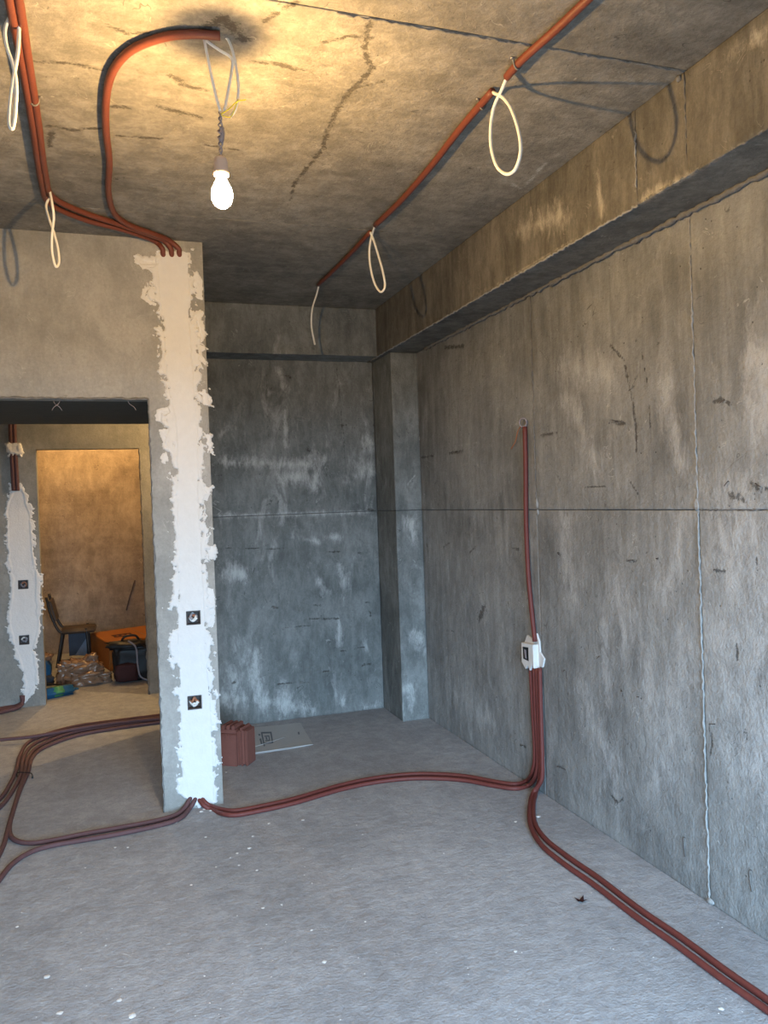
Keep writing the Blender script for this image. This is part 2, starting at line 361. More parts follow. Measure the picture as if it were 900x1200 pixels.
def panel(name, o, u, v, lu, lv, depth, mat, parent=None, res=0.011, rough_edge=0.0015, seed=0, bow=0.0012):
    """a slab of cast concrete: finely divided front face with a slightly uneven edge, and its sides"""
    o = np.array(o, float); u = np.array(u, float); v = np.array(v, float); n = np.cross(u, v)
    nu = max(2, int(lu / res) + 1); nv = max(2, int(lv / res) + 1)
    ax = lambda L, n_: np.concatenate([[0, 0.0025], np.linspace(0, L, n_)[1:-1], [L - 0.0025, L]])
    U, V = np.meshgrid(ax(lu, nu), ax(lv, nv))
    hh = bow * 2 * fbm(U * 5, V * 5, seed, 3)
    edge = np.minimum(np.minimum(U, lu - U), np.minimum(V, lv - V))
    hh = hh - np.where(edge < 1e-6, 0.0016 + rough_edge * 2 * np.abs(fbm(U * 30, V * 30, seed + 5, 3)), 0)
    P = o + U[..., None] * u + V[..., None] * v + hh[..., None] * n
    P = P.reshape(-1, 3); nv_, nu_ = U.shape
    idx = np.arange(nv_ * nu_).reshape(nv_, nu_)
    F = np.stack([idx[:-1, :-1], idx[:-1, 1:], idx[1:, 1:], idx[1:, :-1]], -1).reshape(-1, 4)
    loop = np.concatenate([idx[0, :-1], idx[:-1, -1], idx[-1, :0:-1], idx[:0:-1, 0]])
    back = np.arange(len(loop)) + len(P)
    PB = P[loop] - n * depth
    S = np.stack([loop, back, np.roll(back, -1), np.roll(loop, -1)], -1)
    allP = np.concatenate([P, PB])
    me = bpy.data.meshes.new(name)
    faces = np.concatenate([F, S])
    me.vertices.add(len(allP)); me.vertices.foreach_set('co', allP.astype(np.float32).ravel())
    me.loops.add(faces.size); me.loops.foreach_set('vertex_index', faces.astype(np.int32).ravel())
    me.polygons.add(len(faces)); me.polygons.foreach_set('loop_start', (np.arange(len(faces)) * 4).astype(np.int32))
    me.update(calc_edges=True)
    for nm, items in (('stain_shadow', DARK), ('chalk', CHALK)):
        at_ = me.attributes.new(nm, 'FLOAT', 'POINT'); at_.data.foreach_set('value', field(allP, items).astype(np.float32))
    me.shade_smooth()
    me.polygons.foreach_set('use_smooth', np.concatenate([np.ones(len(F), bool), np.zeros(len(S), bool)]))
    me.materials.append(mat)
    return link(bpy.data.objects.new(name, me), parent)

def holed_wall(name, xs, zs, openings, recesses, yf, th, mat):
    """wall slab in the XZ plane, front at yf; openings go through, recesses go 4 cm in"""
    X = sorted(set(xs + [q for o in openings + recesses for q in o[:2]])); Z = sorted(set(zs + [q for o in openings + recesses for q in o[2:]]))
    inside = lambda x, z, L: any(o[0] < x < o[1] and o[2] < z < o[3] for o in L)
    bm = bmesh.new()
    def quad(*p): bm.faces.new([bm.verts.new(q) for q in p])
    for i in range(len(X) - 1):
        for k in range(len(Z) - 1):
            x0, x1, z0, z1 = X[i], X[i + 1], Z[k], Z[k + 1]; cx, cz_ = (x0 + x1) / 2, (z0 + z1) / 2
            if inside(cx, cz_, openings): continue
            d = 0.045 if inside(cx, cz_, recesses) else 0
            quad((x0, yf + d, z0), (x1, yf + d, z0), (x1, yf + d, z1), (x0, yf + d, z1))
            quad((x0, yf + th, z0), (x0, yf + th, z1), (x1, yf + th, z1), (x1, yf + th, z0))
    for L, d in ((openings, th), (recesses, 0.045)):
        for x0, x1, z0, z1 in L:
            for a, b in (((x0, z0), (x0, z1)), ((x1, z1), (x1, z0)), ((x0, z1), (x1, z1)), ((x1, z0), (x0, z0))):
                if a[1] == b[1] == 0: continue
                quad((a[0], yf, a[1]), (b[0], yf, b[1]), (b[0], yf + d, b[1]), (a[0], yf + d, a[1]))
    x0, x1, z0, z1 = X[0], X[-1], Z[0], Z[-1]
    quad((x1, yf, z0), (x1, yf + th, z0), (x1, yf + th, z1), (x1, yf, z1)); quad((x0, yf, z0), (x0, yf, z1), (x0, yf + th, z1), (x0, yf + th, z0))
    quad((x0, yf, z1), (x1, yf, z1), (x1, yf + th, z1), (x0, yf + th, z1))
    bmesh.ops.remove_doubles(bm, verts=bm.verts[:], dist=1e-5)
    return tag(bm_obj(name, bm, mat), kind='structure')

# ------------------------------------------------------------------ the room
GAP = 0.0015
floor = tag(box('floor', (XL - 0.15, Y0 - 0.15, -0.15), (XR + 0.15, Y9 + 0.15, 0), M['floor']), kind='structure')

# right wall: cast panels with recessed joints in front of a backing
wr = tag(box('wall_right', (XR + 0.014, Y0, 0), (XR + 0.18, Y9, H), M['backing']), kind='structure')
ys = [Y0, 0.04, 1.193, J2, J1, YC + 0.02, YI]
k = 0
for i in range(len(ys) - 1):
    for z0, z1 in ((0, ZS), (ZS, H)):
        k += 1
        near = ys[i + 1] <= 1.2
        off = (0.000, 0.002, -0.001, 0.0015)[k % 4]
        panel('panel', (XR + off, ys[i + 1] - GAP, z0 + GAP * (z0 > 0)), (0, -1, 0), (0, 0, 1), ys[i + 1] - ys[i] - 2 * GAP, z1 - z0 - GAP, 0.03, M['wall_conc'], wr,
              res=0.03 if (near or i == 5) else 0.011, seed=k)
# mortar fins squeezed out along the joints
def fin(name, a, b, r, mat, parent, step=0.012, sway=0.003, seed=1):
    rg = random.Random(seed); a = Vector(a); b = Vector(b); n = max(4, int((b - a).length / step)); pts, rr = [], []
    for i in range(n + 1):
        pts.append(a.lerp(b, i / n) + Vector([rg.uniform(-sway, sway) for _ in range(3)])); rr.append(r * rg.uniform(0.45, 1.3))
    v, f = tube_data(pts, rr, 6, 0.3, rg)
    return mesh_obj(name, v, f, mat, parent, smooth=True)
fin('joint_ridge', (XR - 0.001, J2, 0.0), (XR - 0.001, J2, ZS + 0.02), 0.0042, M['ridge'], wr, seed=2)
fin('joint_ridge', (XR - 0.001, J2, ZS), (XR - 0.001, J2, ZB), 0.0042, M['ridge'], wr, seed=3)
fin('joint_ridge', (XR - 0.001, J1, ZS + 0.02), (XR - 0.001, J1, ZB), 0.0042, M['ridge_dark'], wr, seed=4)
fin('joint_ridge', (XR + 0.002, J2 - 0.01, ZS), (XR + 0.002, 1.2, ZS), 0.0028, M['ridge_dark'], wr, seed=5)
fin('joint_ridge', (XR + 0.001, 1.95, 2.17), (XR + 0.001, 1.2, 2.18), 0.0045, M['ridge'], wr, seed=15)
def lump(name, c, rad, mat, parent, seed=0, flat=(1, 1, 1)):
    bm = bmesh.new(); bmesh.ops.create_icosphere(bm, subdivisions=2, radius=1); rg = random.Random(seed)
    for v in bm.verts: v.co = Vector((v.co.x * rad * flat[0], v.co.y * rad * flat[1], v.co.z * rad * flat[2])) * rg.uniform(0.75, 1.2) + Vector(c)
    return bm_obj(name, bm, mat, parent, smooth=True)
for (px, py), r, fl in [((629, 590), 0.02, (0.4, 0.7, 1.6)), ((630, 600), 0.012, (0.5, 0.8, 1.2)), ((816, 592), 0.014, (0.5, 0.8, 1.8)), ((616, 657), 0.013, (0.35, 0.8, 1.4)), ((832, 1056), 0.014, (0.5, 1.4, 0.8))]:
    lump('mortar_lump', at(px, py, x=XR), r, M['ridge'], wr, seed=int(px), flat=fl)
# tie-wire stubs and nails left in the cast face
rg = random.Random(11)
for x, y in [(560, 550), (622, 546), (375, 533), (800, 355), (772, 577), (475, 790), (532, 876), (575, 895), (390, 827), (378, 1072), (520, 1152), (285, 1015), (875, 360), (767, 962), (790, 150), (520, 200), (118, 276)]:
    p = at(480 + x * 0.4667, 400 + y * 0.4667, x=XR)
    tube('wire_stub', [p + Vector((0.01, 0, 0)), p + Vector((-0.006, rg.uniform(-.006, .006), rg.uniform(-.004, .006))), p + Vector((-0.010, rg.uniform(-.02, .02), rg.uniform(-.012, .012)))], 0.0016, M['wire'], wr, seg=5, n=4)
for x, y in [(607, 485), (840, 600)]:
    p = at(600 + x / 3, 820 + y / 3, x=XR)
    tube('wire_stub', [p + Vector((0.005, 0, 0)), p + Vector((-0.008, 0, 0)), p + Vector((-0.004, 0.004, -0.03)), p + Vector((-0.004, -0.004, -0.07))], 0.0016, M['wire'], wr, seg=5, n=4)

# back wall of the niche
wb = tag(box('wall_back', (0.30, YB + 0.014, 0), (XR + 0.014, YB + 0.20, H), M['backing']), kind='structure')
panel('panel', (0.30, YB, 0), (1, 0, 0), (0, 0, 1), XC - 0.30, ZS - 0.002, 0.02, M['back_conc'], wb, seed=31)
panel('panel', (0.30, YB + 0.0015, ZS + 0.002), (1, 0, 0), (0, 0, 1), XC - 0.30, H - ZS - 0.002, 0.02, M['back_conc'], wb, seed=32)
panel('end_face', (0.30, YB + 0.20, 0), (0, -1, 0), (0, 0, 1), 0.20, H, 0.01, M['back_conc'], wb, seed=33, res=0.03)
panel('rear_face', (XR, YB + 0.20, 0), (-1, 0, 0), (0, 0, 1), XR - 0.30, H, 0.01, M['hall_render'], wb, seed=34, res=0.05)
tie = M['black']
# downstand beam along the back wall
bb = tag(box('trim_1', (XPR + 0.005, YBB + 0.012, ZBB + 0.012), (XC + 0.2, YB + 0.05, H), M['back_conc']), kind='structure')
panel('beam_face', (XPR + 0.005, YBB, ZBB), (1, 0, 0), (0, 0, 1), XB - XPR + 0.05, H - ZBB, 0.02, M['back_conc'], bb, seed=35)
panel('beam_soffit', (XPR + 0.005, YB + 0.02, ZBB), (1, 0, 0), (0, -1, 0), XB - XPR + 0.05, YB + 0.02 - YBB, 0.01, M['back_conc'], bb, seed=36)

# corner column
co = tag(box('trim_2', (XC + 0.012, YC + 0.012, 0), (XR + 0.01, YB + 0.05, ZB + 0.005), M['backing']), 'square grey concrete column in the corner', kind='structure')
for z0, z1, s in ((0, ZS, 41), (ZS + 0.003, ZB + 0.004, 42)):
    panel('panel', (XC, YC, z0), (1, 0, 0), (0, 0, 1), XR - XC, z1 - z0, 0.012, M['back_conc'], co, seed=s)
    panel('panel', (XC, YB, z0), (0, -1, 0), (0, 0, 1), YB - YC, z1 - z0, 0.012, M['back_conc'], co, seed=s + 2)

# deep beam along the right wall
rb = tag(box('trim_3', (XB + 0.012, Y0, ZB + 0.012), (XR + 0.02, YB + 0.05, H), M['backing']), 'deep concrete beam running along the right wall', kind='structure')
jb = [at(745, 180, x=XB).y, at(803, 130, x=XB).y]
yb_ = [Y0, jb[1], jb[0], at(553, 320, x=XB).y, YB]
for i in range(4):
    panel('beam_face', (XB + (0.0, 0.001, 0.0, 0.001)[i], yb_[i + 1], ZB), (0, -1, 0), (0, 0, 1), yb_[i + 1] - yb_[i] - 0.0005, H - ZB, 0.02, M['beam_conc'], rb, seed=50 + i, res=0.011 if i else 0.02)
panel('beam_soffit', (XR + 0.01, YB, ZB), (0, -1, 0), (-1, 0, 0), YB - Y0, XR + 0.01 - XB, 0.01, M['beam_conc'], rb, seed=55, res=0.02)
fin('joint_ridge', (XB - 0.001, jb[0], ZB + 0.06), (XB - 0.001, jb[0], H - 0.07), 0.0035, M['ridge'], rb, seed=6)
fin('joint_ridge', (XB, jb[1], ZB + 0.05), (XB, jb[1], H), 0.003, M['ridge_dark'], rb, seed=7)
fin('edge_ridge', (XB + 0.002, YB - 0.1, ZB), (XB + 0.002, jb[0], ZB), 0.005, M['ridge'], rb, seed=8)
fin('edge_ridge', (XB + 0.004, jb[0], ZB + 0.004), (XB + 0.004, Y0 + .3, ZB + 0.002), 0.004, M['ridge_dark'], rb, seed=9)
fin('edge_ridge', (XR - 0.012, 4.9, ZB - 0.005), (XR - 0.012, 0.5, ZB - 0.005), 0.011, M['ridge_dark'], rb, seed=10, step=0.02, sway=0.004)
lump('mortar_lump', at(796, 92, x=XB), 0.011, M['ridge_dark'], rb, seed=3)

# ceiling, cast against boards: joints between the boards
ce = tag(box('ceiling', (XL - 0.15, Y0 - 0.15, H + 0.012), (XR + 0.15, Y9 + 0.15, H + 0.2), M['backing']), kind='structure')
jc = at(560, 42, z=H).y; jc2 = at(520, 277, z=H).y
yc_ = [Y0, jc - 1.15, jc, jc2, YB + 0.02]
for i in range(4):
    panel('panel', (XL, yc_[i + 1] - 0.001, H + (0.0, 0.0015, 0.0, 0.001)[i]), (1, 0, 0), (0, -1, 0), XB + 0.02 - XL, yc_[i + 1] - yc_[i] - 0.002, 0.02, M['ceil_conc'], ce, seed=60 + i, res=0.03 if i == 0 else 0.011)
panel('panel', (XL, Y9, H), (1, 0, 0), (0, -1, 0), XR - XL, Y9 - YB - 0.03, 0.02, M['hall_render'], ce, seed=65, res=0.05)
fin('joint_ridge', (0.62, jc + 0.004, H), (XB, jc + 0.004, H), 0.0035, M['ridge_dark'], ce, seed=12)
fin('joint_ridge', (0.9, jc2, H + .001), (XB, jc2, H + .001), 0.0025, M['ridge_dark'], ce, seed=13)

# partition with the doorway, pier at its free end; recesses for the socket boxes
def sq(px, py, y, s): p = at(px, py, y=y); return (p.x - s, p.x + s, p.z - s, p.z + s)
s1 = sq(226.5, 724, YP, 0.034); s2 = sq(228, 823, YP, 0.034)
XOL = -1.05
wp = holed_wall('wall_partition', [XL, XPR], [0, H], [(XOL, XPL, 0, ZL)], [s1, s2], YP, 0.10, M['render'])
tag(box('trim_4', (XL, YP + 0.10, ZL), (XPR, 5.25, H), M['shade_conc']), 'concrete bulkhead behind the doorway lintel, its shade put into the colour', kind='structure')
fin('lintel_edge', (XOL, YP - 0.001, ZL), (XPL, YP - 0.001, ZL), 0.007, M['ridge_dark'], wp, seed=20, step=0.02, sway=0.003)
fin('jamb_edge', (XPL, YP + 0.002, 0.0), (XPL, YP + 0.002, ZL), 0.005, M['ridge_dark'], wp, seed=21, step=0.02)
for px, L in ((63, 1), (70, -1), (150, 1)):
    p = at(px, 470, y=YP - 0.002)
    tube('fibre', [p, p + Vector((0.006 * L, -0.012, -0.015)), p + Vector((0.025 * L, -0.015, -0.03)), p + Vector((0.035 * L, -0.01, -0.045))], 0.0014, M['cable_grey'], wp, seg=5, n=5)

# inner hall wall with its doorway
il = at(48, 680, y=YI).x; ir = at(169, 670, y=YI).x; it = at(105, 526, y=YI).z
h1 = sq(27, 685, YI, 0.034); h2 = sq(28.5, 750, YI, 0.034)
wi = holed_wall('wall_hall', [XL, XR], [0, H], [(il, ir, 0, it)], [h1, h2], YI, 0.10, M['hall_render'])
fin('jamb_edge', (ir, YI, 0), (ir, YI, it), 0.009, M['ridge_dark'], wi, seed=22, step=0.03)
tag(box('wall_left', (XL - 0.15, Y0, 0), (XL, Y9, H), M['render']), kind='structure')
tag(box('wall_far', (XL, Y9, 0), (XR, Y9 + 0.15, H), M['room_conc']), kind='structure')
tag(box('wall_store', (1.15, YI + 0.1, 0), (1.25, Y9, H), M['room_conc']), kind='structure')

# wall behind the camera with the big window that lets the daylight in
WX0, WX1, WZ0, WZ1 = -0.70, 1.80, 0.08, 2.33
wrear = holed_wall('wall_rear', [XL, XR], [0, H], [(WX0, WX1, WZ0, WZ1)], [], Y0 - 0.15, 0.15, M['render'])
win = tag(empty('window_1', ((WX0 + WX1) / 2, Y0 - 0.1, WZ0)), kind='structure')
for a, b in (((WX0, WZ0), (WX1, WZ0 + 0.05)), ((WX0, WZ1 - 0.05), (WX1, WZ1)), ((WX0, WZ0), (WX0 + 0.05, WZ1)), ((WX1 - 0.05, WZ0), (WX1, WZ1)), ((0.52, WZ0), (0.58, WZ1))):
    fit(box('frame_bar', (a[0], Y0 - 0.12, a[1]), (b[0], Y0 - 0.07, b[1]), M['plaster']), win)

# ------------------------------------------------------------------ white plaster filled over the wall chases
def plaster_patch(name, rows, y, parent, seed, amp=0.012, holes=(), res=0.003, thick=0.006, core_rows=None):
    """rows: (picture y, left x, right x) of the patch; real relief standing proud of the wall"""
    W = [(at((l + r) / 2, py, y=y).z, at(l, py, y=y).x, at(r, py, y=y).x) for py, l, r in rows][::-1]
    zs = np.array([w[0] for w in W]); ls = np.array([w[1] for w in W]); rs_ = np.array([w[2] for w in W])
    pad = 0.05
    U, V = np.meshgrid(np.arange(ls.min() - pad, rs_.max() + pad, res), np.arange(zs.min() - pad, zs.max() + pad, res))
    L = np.interp(V, zs, ls); Rr = np.interp(V, zs, rs_)
    d = np.minimum(np.minimum(U - L, Rr - U), np.minimum(V - zs.min(), zs.max() - V))
    rag = amp * (2.8 * fbm(U * 20, V * 15, seed, 5) + 2.4 * fbm(U * 75, V * 55, seed + 9, 4))
    spike = amp * 5.0 * np.clip(fbm(U * 12, V * 48 + U * 20, seed + 21, 4) - 0.02, 0, 1)
    e = d + rag + spike
    if core_rows:
        Wc = [(at((l + r) / 2, py, y=y).z, at(l, py, y=y).x, at(r, py, y=y).x) for py, l, r in core_rows][::-1]
        zc = np.array([w[0] for w in Wc])
        dc_ = np.minimum(U - np.interp(V, zc, [w[1] for w in Wc]), np.interp(V, zc, [w[2] for w in Wc]) - U)
        dc_ = np.minimum(dc_, np.minimum(V - zs.min(), zs.max() - V)) + 0.006 * fbm(U * 30, V * 12, seed + 70, 3)
        gaps = np.clip(fbm(U * 34, V * 22, seed + 33, 5) - 0.02, 0, 1) * 0.20
        e = np.maximum(e + 0.004 - gaps * (dc_ < 0.004), dc_)
    hgt = np.where(e > 0, thick * (1 - np.exp(-np.clip(e, 0, 1) / 0.006)), np.maximum(e, -0.006) * 0.9 - 0.0004)
    hgt = hgt + np.where(e > 0, 0.0026 * fbm(U * 14, V * 5, seed + 40, 4) + 0.0012 * fbm(U * 90, V * 60, seed + 50, 3), 0)
    # trowel step between the filled core and the smeared edge
    core = np.clip((dc_ + 0.001) / 0.002, 0, 1) if core_rows else np.clip((d - 0.022 + 0.010 * fbm(U * 8, V * 9, seed + 60, 3) * 4) / 0.003, 0, 1)
    hgt = hgt - 0.0035 * core * (e > 0)
    for x0, x1, z0, z1 in holes:
        q = np.minimum(np.minimum(U - x0, x1 - U), np.minimum(V - z0, z1 - V))
        hgt = np.where(q > 0, -0.02, hgt)
    edge_hit = [(q_[0] <= U) & (U <= q_[1]) & (q_[2] <= V) & (V <= q_[3]) for q_ in holes]
    hole = np.zeros(U.shape, bool)
    for q_ in edge_hit: hole |= q_
    nz, nx = U.shape
    P = np.stack([U, y - hgt, V], -1).reshape(-1, 3); idx = np.arange(nz * nx).reshape(nz, nx)
    F = np.stack([idx[:-1, :-1], idx[:-1, 1:], idx[1:, 1:], idx[1:, :-1]], -1).reshape(-1, 4)
    hm = hgt.reshape(-1)[F].max(1) > -0.003
    hm &= ~hole.reshape(-1)[F].all(1)
    F = F[hm]; used = np.unique(F); rm = -np.ones(len(P), int); rm[used] = np.arange(len(used))
    return mesh_obj(name, P[used].tolist(), rm[F].tolist(), M['plaster'], parent, smooth=True)

pier_rows = [(296, 183, 222), (318, 176, 224), (345, 172, 229), (365, 184, 228), (390, 186, 233), (430, 188, 236), (455, 194, 234), (475, 197, 233), (492, 189, 235), (505, 196, 236), (525, 195, 240), (545, 203, 238),
             (580, 203, 240), (620, 203, 243), (660, 205, 244), (685, 203, 244), (705, 200, 246), (730, 206, 247), (750, 200, 246), (775, 203, 248), (800, 211, 250), (815, 206, 252), (830, 208, 251), (865, 209, 253),
             (900, 210, 254), (925, 209, 254), (938, 222, 253), (943, 236, 251)]
plaster_patch('plaster_fill', pier_rows, YP, wp, 100, 0.016, (s1, s2), thick=0.0085,
              core_rows=[(296, 183, 221), (320, 185, 221), (345, 187, 222), (380, 192, 222), (420, 194, 224), (470, 200, 228), (490, 206, 230), (520, 208, 231), (560, 208, 232), (600, 208, 232), (650, 210, 236), (700, 210, 238),
                         (724, 208, 240), (760, 209, 240), (800, 213, 244), (823, 211, 246), (860, 212, 248), (900, 213, 250), (925, 213, 250), (938, 226, 250), (943, 238, 249)])
# loose splashes beside the chase
for n_, rows in enumerate([[(300, 161, 188), (309, 158, 190), (316, 168, 190)], [(335, 170, 190), (349, 164, 190), (358, 176, 190)], [(318, 226, 231), (340, 228, 238), (350, 232, 236)],
                           [(365, 224, 237), (385, 226, 238), (400, 230, 239)], [(478, 183, 208), (492, 184, 208)], [(503, 186, 208), (520, 192, 208), (528, 198, 206)], [(455, 236, 241), (475, 238, 246)], [(510, 242, 247), (530, 243, 248)],
                           [(690, 240, 250), (715, 243, 252), (735, 242, 250)], [(750, 198, 208), (775, 203, 210)], [(405, 232, 239), (425, 230, 240)], [(572, 238, 247), (585, 237, 243)], [(640, 245, 253), (655, 243, 252)],
                           [(530, 190, 195), (540, 191, 195)], [(710, 189, 192), (714, 189, 192)]]):
    plaster_patch('plaster_splash', rows, YP, wp, 200 + 7 * n_, 0.010, (), thick=0.004)
hall_rows = [(567, 13, 24), (580, 10, 31), (600, 7, 37), (630, 8, 40), (655, 9, 41), (680, 12, 47), (700, 12, 47), (715, 8, 47), (735, 10, 49), (750, 12, 44), (762, 18, 40), (775, 22, 43), (800, 27, 46), (815, 26, 38), (824, 25, 30)]
plaster_patch('plaster_fill', hall_rows, YI, wi, 150, 0.016, (h1, h2), res=0.005)
plaster_patch('plaster_splash', [(519, 9, 24), (528, 8, 26), (534, 10, 24)], YI, wi, 170, 0.014, (), res=0.005, thick=0.034)

# ------------------------------------------------------------------ wall boxes for sockets
def socket_box(hole, y, label, cols, seed):
    x0, x1, z0, z1 = hole; rg = random.Random(seed)
    t = empty('socket_box', ((x0 + x1) / 2, y + 0.04, z0))
    bm = bmesh.new()
    w = 0.004
    bm_box(bm, (x0, y - 0.004, z0), (x0 + w, y + 0.044, z1)); bm_box(bm, (x1 - w, y - 0.004, z0), (x1, y + 0.044, z1))
    bm_box(bm, (x0 + w, y - 0.004, z0), (x1 - w, y + 0.044, z0 + w)); bm_box(bm, (x0 + w, y - 0.004, z1 - w), (x1 - w, y + 0.044, z1)); bm_box(bm, (x0 + w, y + 0.038, z0 + w), (x1 - w, y + 0.044, z1 - w))
    fit(bm_obj('casing', bm, M['casing']), t)
    cx, cz_ = (x0 + x1) / 2, (z0 + z1) / 2
    for i, c in enumerate(cols):
        a = rg.uniform(0, 6.28)
        pts = [Vector((cx + 0.02 * math.cos(a), y + 0.034, cz_ + 0.02 * math.sin(a)))]
        for j in range(4):
            a += rg.uniform(0.7, 1.5)
            pts.append(Vector((cx + rg.uniform(.008, .024) * math.cos(a), y + 0.024 - 0.006 * j, cz_ + rg.uniform(.008, .024) * math.sin(a))))
        fit(tube('wire', pts, 0.0058, c, None, seg=6, n=5), t)
    return tag(t, label, 'socket box')
M['casing'] = plain('dark_brown_casing', (0.06, 0.045, 0.04), 0.6)
M['brown_wire'] = plain('copper_brown_wire', (0.40, 0.16, 0.08), 0.5)
M['box_red'] = plain('terracotta_red', (0.19, 0.07, 0.052), 0.75, 0.12, 25, 0.2)
socket_box(s1, YP, 'upper open socket box with tangled wires in the white pier plaster', [M['cable'], M['brown_wire'], M['cable_grey'], M['cable']], 3)
socket_box(s2, YP, 'lower open socket box with brown and white wire in the pier plaster', [M['cable'], M['brown_wire'], M['brown_wire'], M['cable']], 9)
socket_box(h1, YI, 'upper small dark socket box in the hall wall plaster', [M['brown_wire'], M['cable_grey']], 5)
socket_box(h2, YI, 'lower small dark socket box in the hall wall plaster', [M['cable'], M['cable_grey']], 6)

# ------------------------------------------------------------------ ceiling bulb
def light_bulb(name, hook, drop, label, strength, col, simple=False):
    """bulb hanging from its wires; hook = ceiling point, drop = length down to the socket top"""
    t = empty(name, hook); hook = Vector(hook); s = hook - Vector((0, 0, drop))
    fit(lathe('lamp_socket', [(0.006, 0.0), (0.012, -0.002), (0.0185, -0.010), (0.0195, -0.020), (0.021, -0.042), (0.022, -0.044), (0.022, -0.054), (0.017, -0.056)], M['socket'], origin=s), t)
    prof = [(0.0135, -0.056), (0.0145, -0.066), (0.021, -0.079), (0.027, -0.092), (0.0300, -0.108), (0.0285, -0.123), (0.022, -0.136), (0.012, -0.1435), (0.002, -0.145)]
    fit(lathe('bulb_glass', prof, glow(name + '_glow', col, strength * 5.5), origin=s), t)
    ld = bpy.data.lights.new('filament', 'POINT'); ld.energy = strength; ld.color = col; ld.shadow_soft_size = 0.009
    lo = bpy.data.objects.new('filament', ld); C.objects.link(lo); lo.location = s + Vector((0, 0, -0.118)); fit(lo, t)
    return t, s
M['socket'] = plain('pinkish_lamp_socket', (0.55, 0.46, 0.42), 0.5, 0.05)
hook = at(258, 42, z=H)
sock = at(258.5, 183, y=hook.y)
lb, s_ = light_bulb('light_bulb', (sock.x, hook.y, H), H - sock.z, None, BULB_WATTS, (1.0, 0.61, 0.225))
tag(lb, 'bare lit bulb hanging on grey twisted wire from the ceiling', 'light bulb')
hy = hook.y
knot = at(258, 132, y=hy)
for sgn in (0, math.pi):
    pts = []
    for i in range(25):
        f_ = i / 24; p = knot.lerp(sock, f_); fat = 0.0035 + 0.004 * math.exp(-((f_ - 0.5) / 0.22) ** 2)
        pts.append(p + Vector((fat * math.cos(sgn + i * 0.9), fat * math.sin(sgn + i * 0.9), 0)))
    fit(tube('twisted_wire', pts, 0.0022, M['cable_grey'], None, seg=6, n=3), lb)
fit(tube('wire_wrap', [knot.lerp(sock, 0.35) + Vector((0.004, 0, 0)), knot.lerp(sock, 0.5) + Vector((0.005, -.002, 0)), knot.lerp(sock, 0.68) + Vector((0.002, 0, 0))], 0.007, M['cable_grey'], None, seg=8, n=5, jitter=0.25), lb)

def px_path(pts, **pl): return [at(px, py, **pl) for px, py in pts]
lc = empty('supply_cable', at(258, 42, z=H))
r_c = 0.0042
fit(tube('cable', px_path([(238, 38), (240, 50), (246, 80), (252, 108), (258, 130)], y=hy - 0.01), r_c, M['cable']), lc)
fit(tube('cable', px_path([(237, 40), (241, 47), (256, 58), (271, 68), (272, 80), (268, 103), (263, 130)], y=hy), r_c, M['cable']), lc)
fit(tube('cable', px_path([(257, 38), (268, 48), (275, 70), (279, 95), (279, 112), (276, 128), (270, 137)], y=hy + 0.01), r_c, M['cable']), lc)
fit(tube('tie_wire', px_path([(259, 134), (268, 128), (278, 119), (288, 117)], y=hy - 0.003), 0.0016, M['yellow'], seg=6), lc)
fit(tube('tie_wire', px_path([(259, 135), (270, 137), (276, 125), (279, 116)], y=hy), 0.0013, M['yellow'], seg=6), lc)
tag(lc, 'white looped supply cable with yellow tie wire above the bulb', 'cable')

# the hall's and the store room's own bulbs, behind the walls
hb, hs = light_bulb('light_bulb', (1.0, 6.12, H), 0.42, None, HALL_WATTS, (1.0, 0.62, 0.26))
fit(tube('cord', [Vector((1.0, 6.12, H)), hs], 0.003, M['cable']), hb); tag(hb, 'bare bulb in the hall behind the niche wall', 'light bulb')
sb, ss_ = light_bulb('light_bulb', (-0.25, 8.2, H), 0.12, None, HALL_WATTS * 0.9, (1.0, 0.58, 0.22))
fit(tube('cord', [Vector((-0.25, 8.2, H)), ss_], 0.003, M['cable']), sb); tag(sb, 'bare bulb in the store room beyond the hall', 'light bulb')

# ------------------------------------------------------------------ ceiling conduits and cable loops
RC = 0.0125
def ceil_conduit(pts, label, r=RC, off=0.0, group='red conduits on the ceiling', drop=None):
    # drop: picture x where the conduit turns down into the pier chase
    P = []
    for i, (px, py) in enumerate(pts):
        p = at(px, py, z=H - r - 0.004 - off); P.append(p)
    if drop: P += [at(drop, 291, y=YP - 0.022), at(drop + 1, 297, y=YP - 0.008), at(drop + 2, 306, y=YP + 0.03)]
    o = tube('conduit', P, r, M['conduit'], seg=10, n=8)
    return tag(o, label, 'conduit', group)
A0 = at(690, -3, z=H); 
ceil_conduit([(730, -40), (690, -2), (650, 36), (612, 70), (594, 90)], 'red conduit across the ceiling, stretch above the large white loop')
ceil_conduit([(577, 107), (540, 150), (505, 195), (470, 235), (440, 264)], 'red conduit across the ceiling, stretch between the two white loops')
ceil_conduit([(434, 272), (410, 298), (390, 318), (373, 334)], 'short red conduit end near the back wall, above the dangling cable tail', r=0.011)
def clamp(px, py, ang, label):
    c = at(px, py, z=H); t = empty('pipe_clamp', c); pts = []
    d = Vector((math.cos(ang), math.sin(ang), 0))
    for k in range(9):
        a = math.pi * k / 8; pts.append(c + d * 0.016 * math.cos(a) + Vector((0, 0, -0.031 * math.sin(a) - 0.0005)))
    fit(tube('strap', pts, 0.003, M['ridge_dark'], seg=6, n=2), t)
    for s in (-1, 1): fit(lathe('screw', [(0.002, 0), (0.006, -0.001), (0.006, -0.004), (0.002, -0.006)], M['metal'], seg=8, origin=c + d * 0.020 * s), t)
    return tag(t, label, 'clamp')
clamp(606, 69, 0.2, 'small clamp on red ceiling conduit just above the large white loop')
clamp(565, 117, 0.2, 'small clamp on red ceiling conduit just below the large white loop')

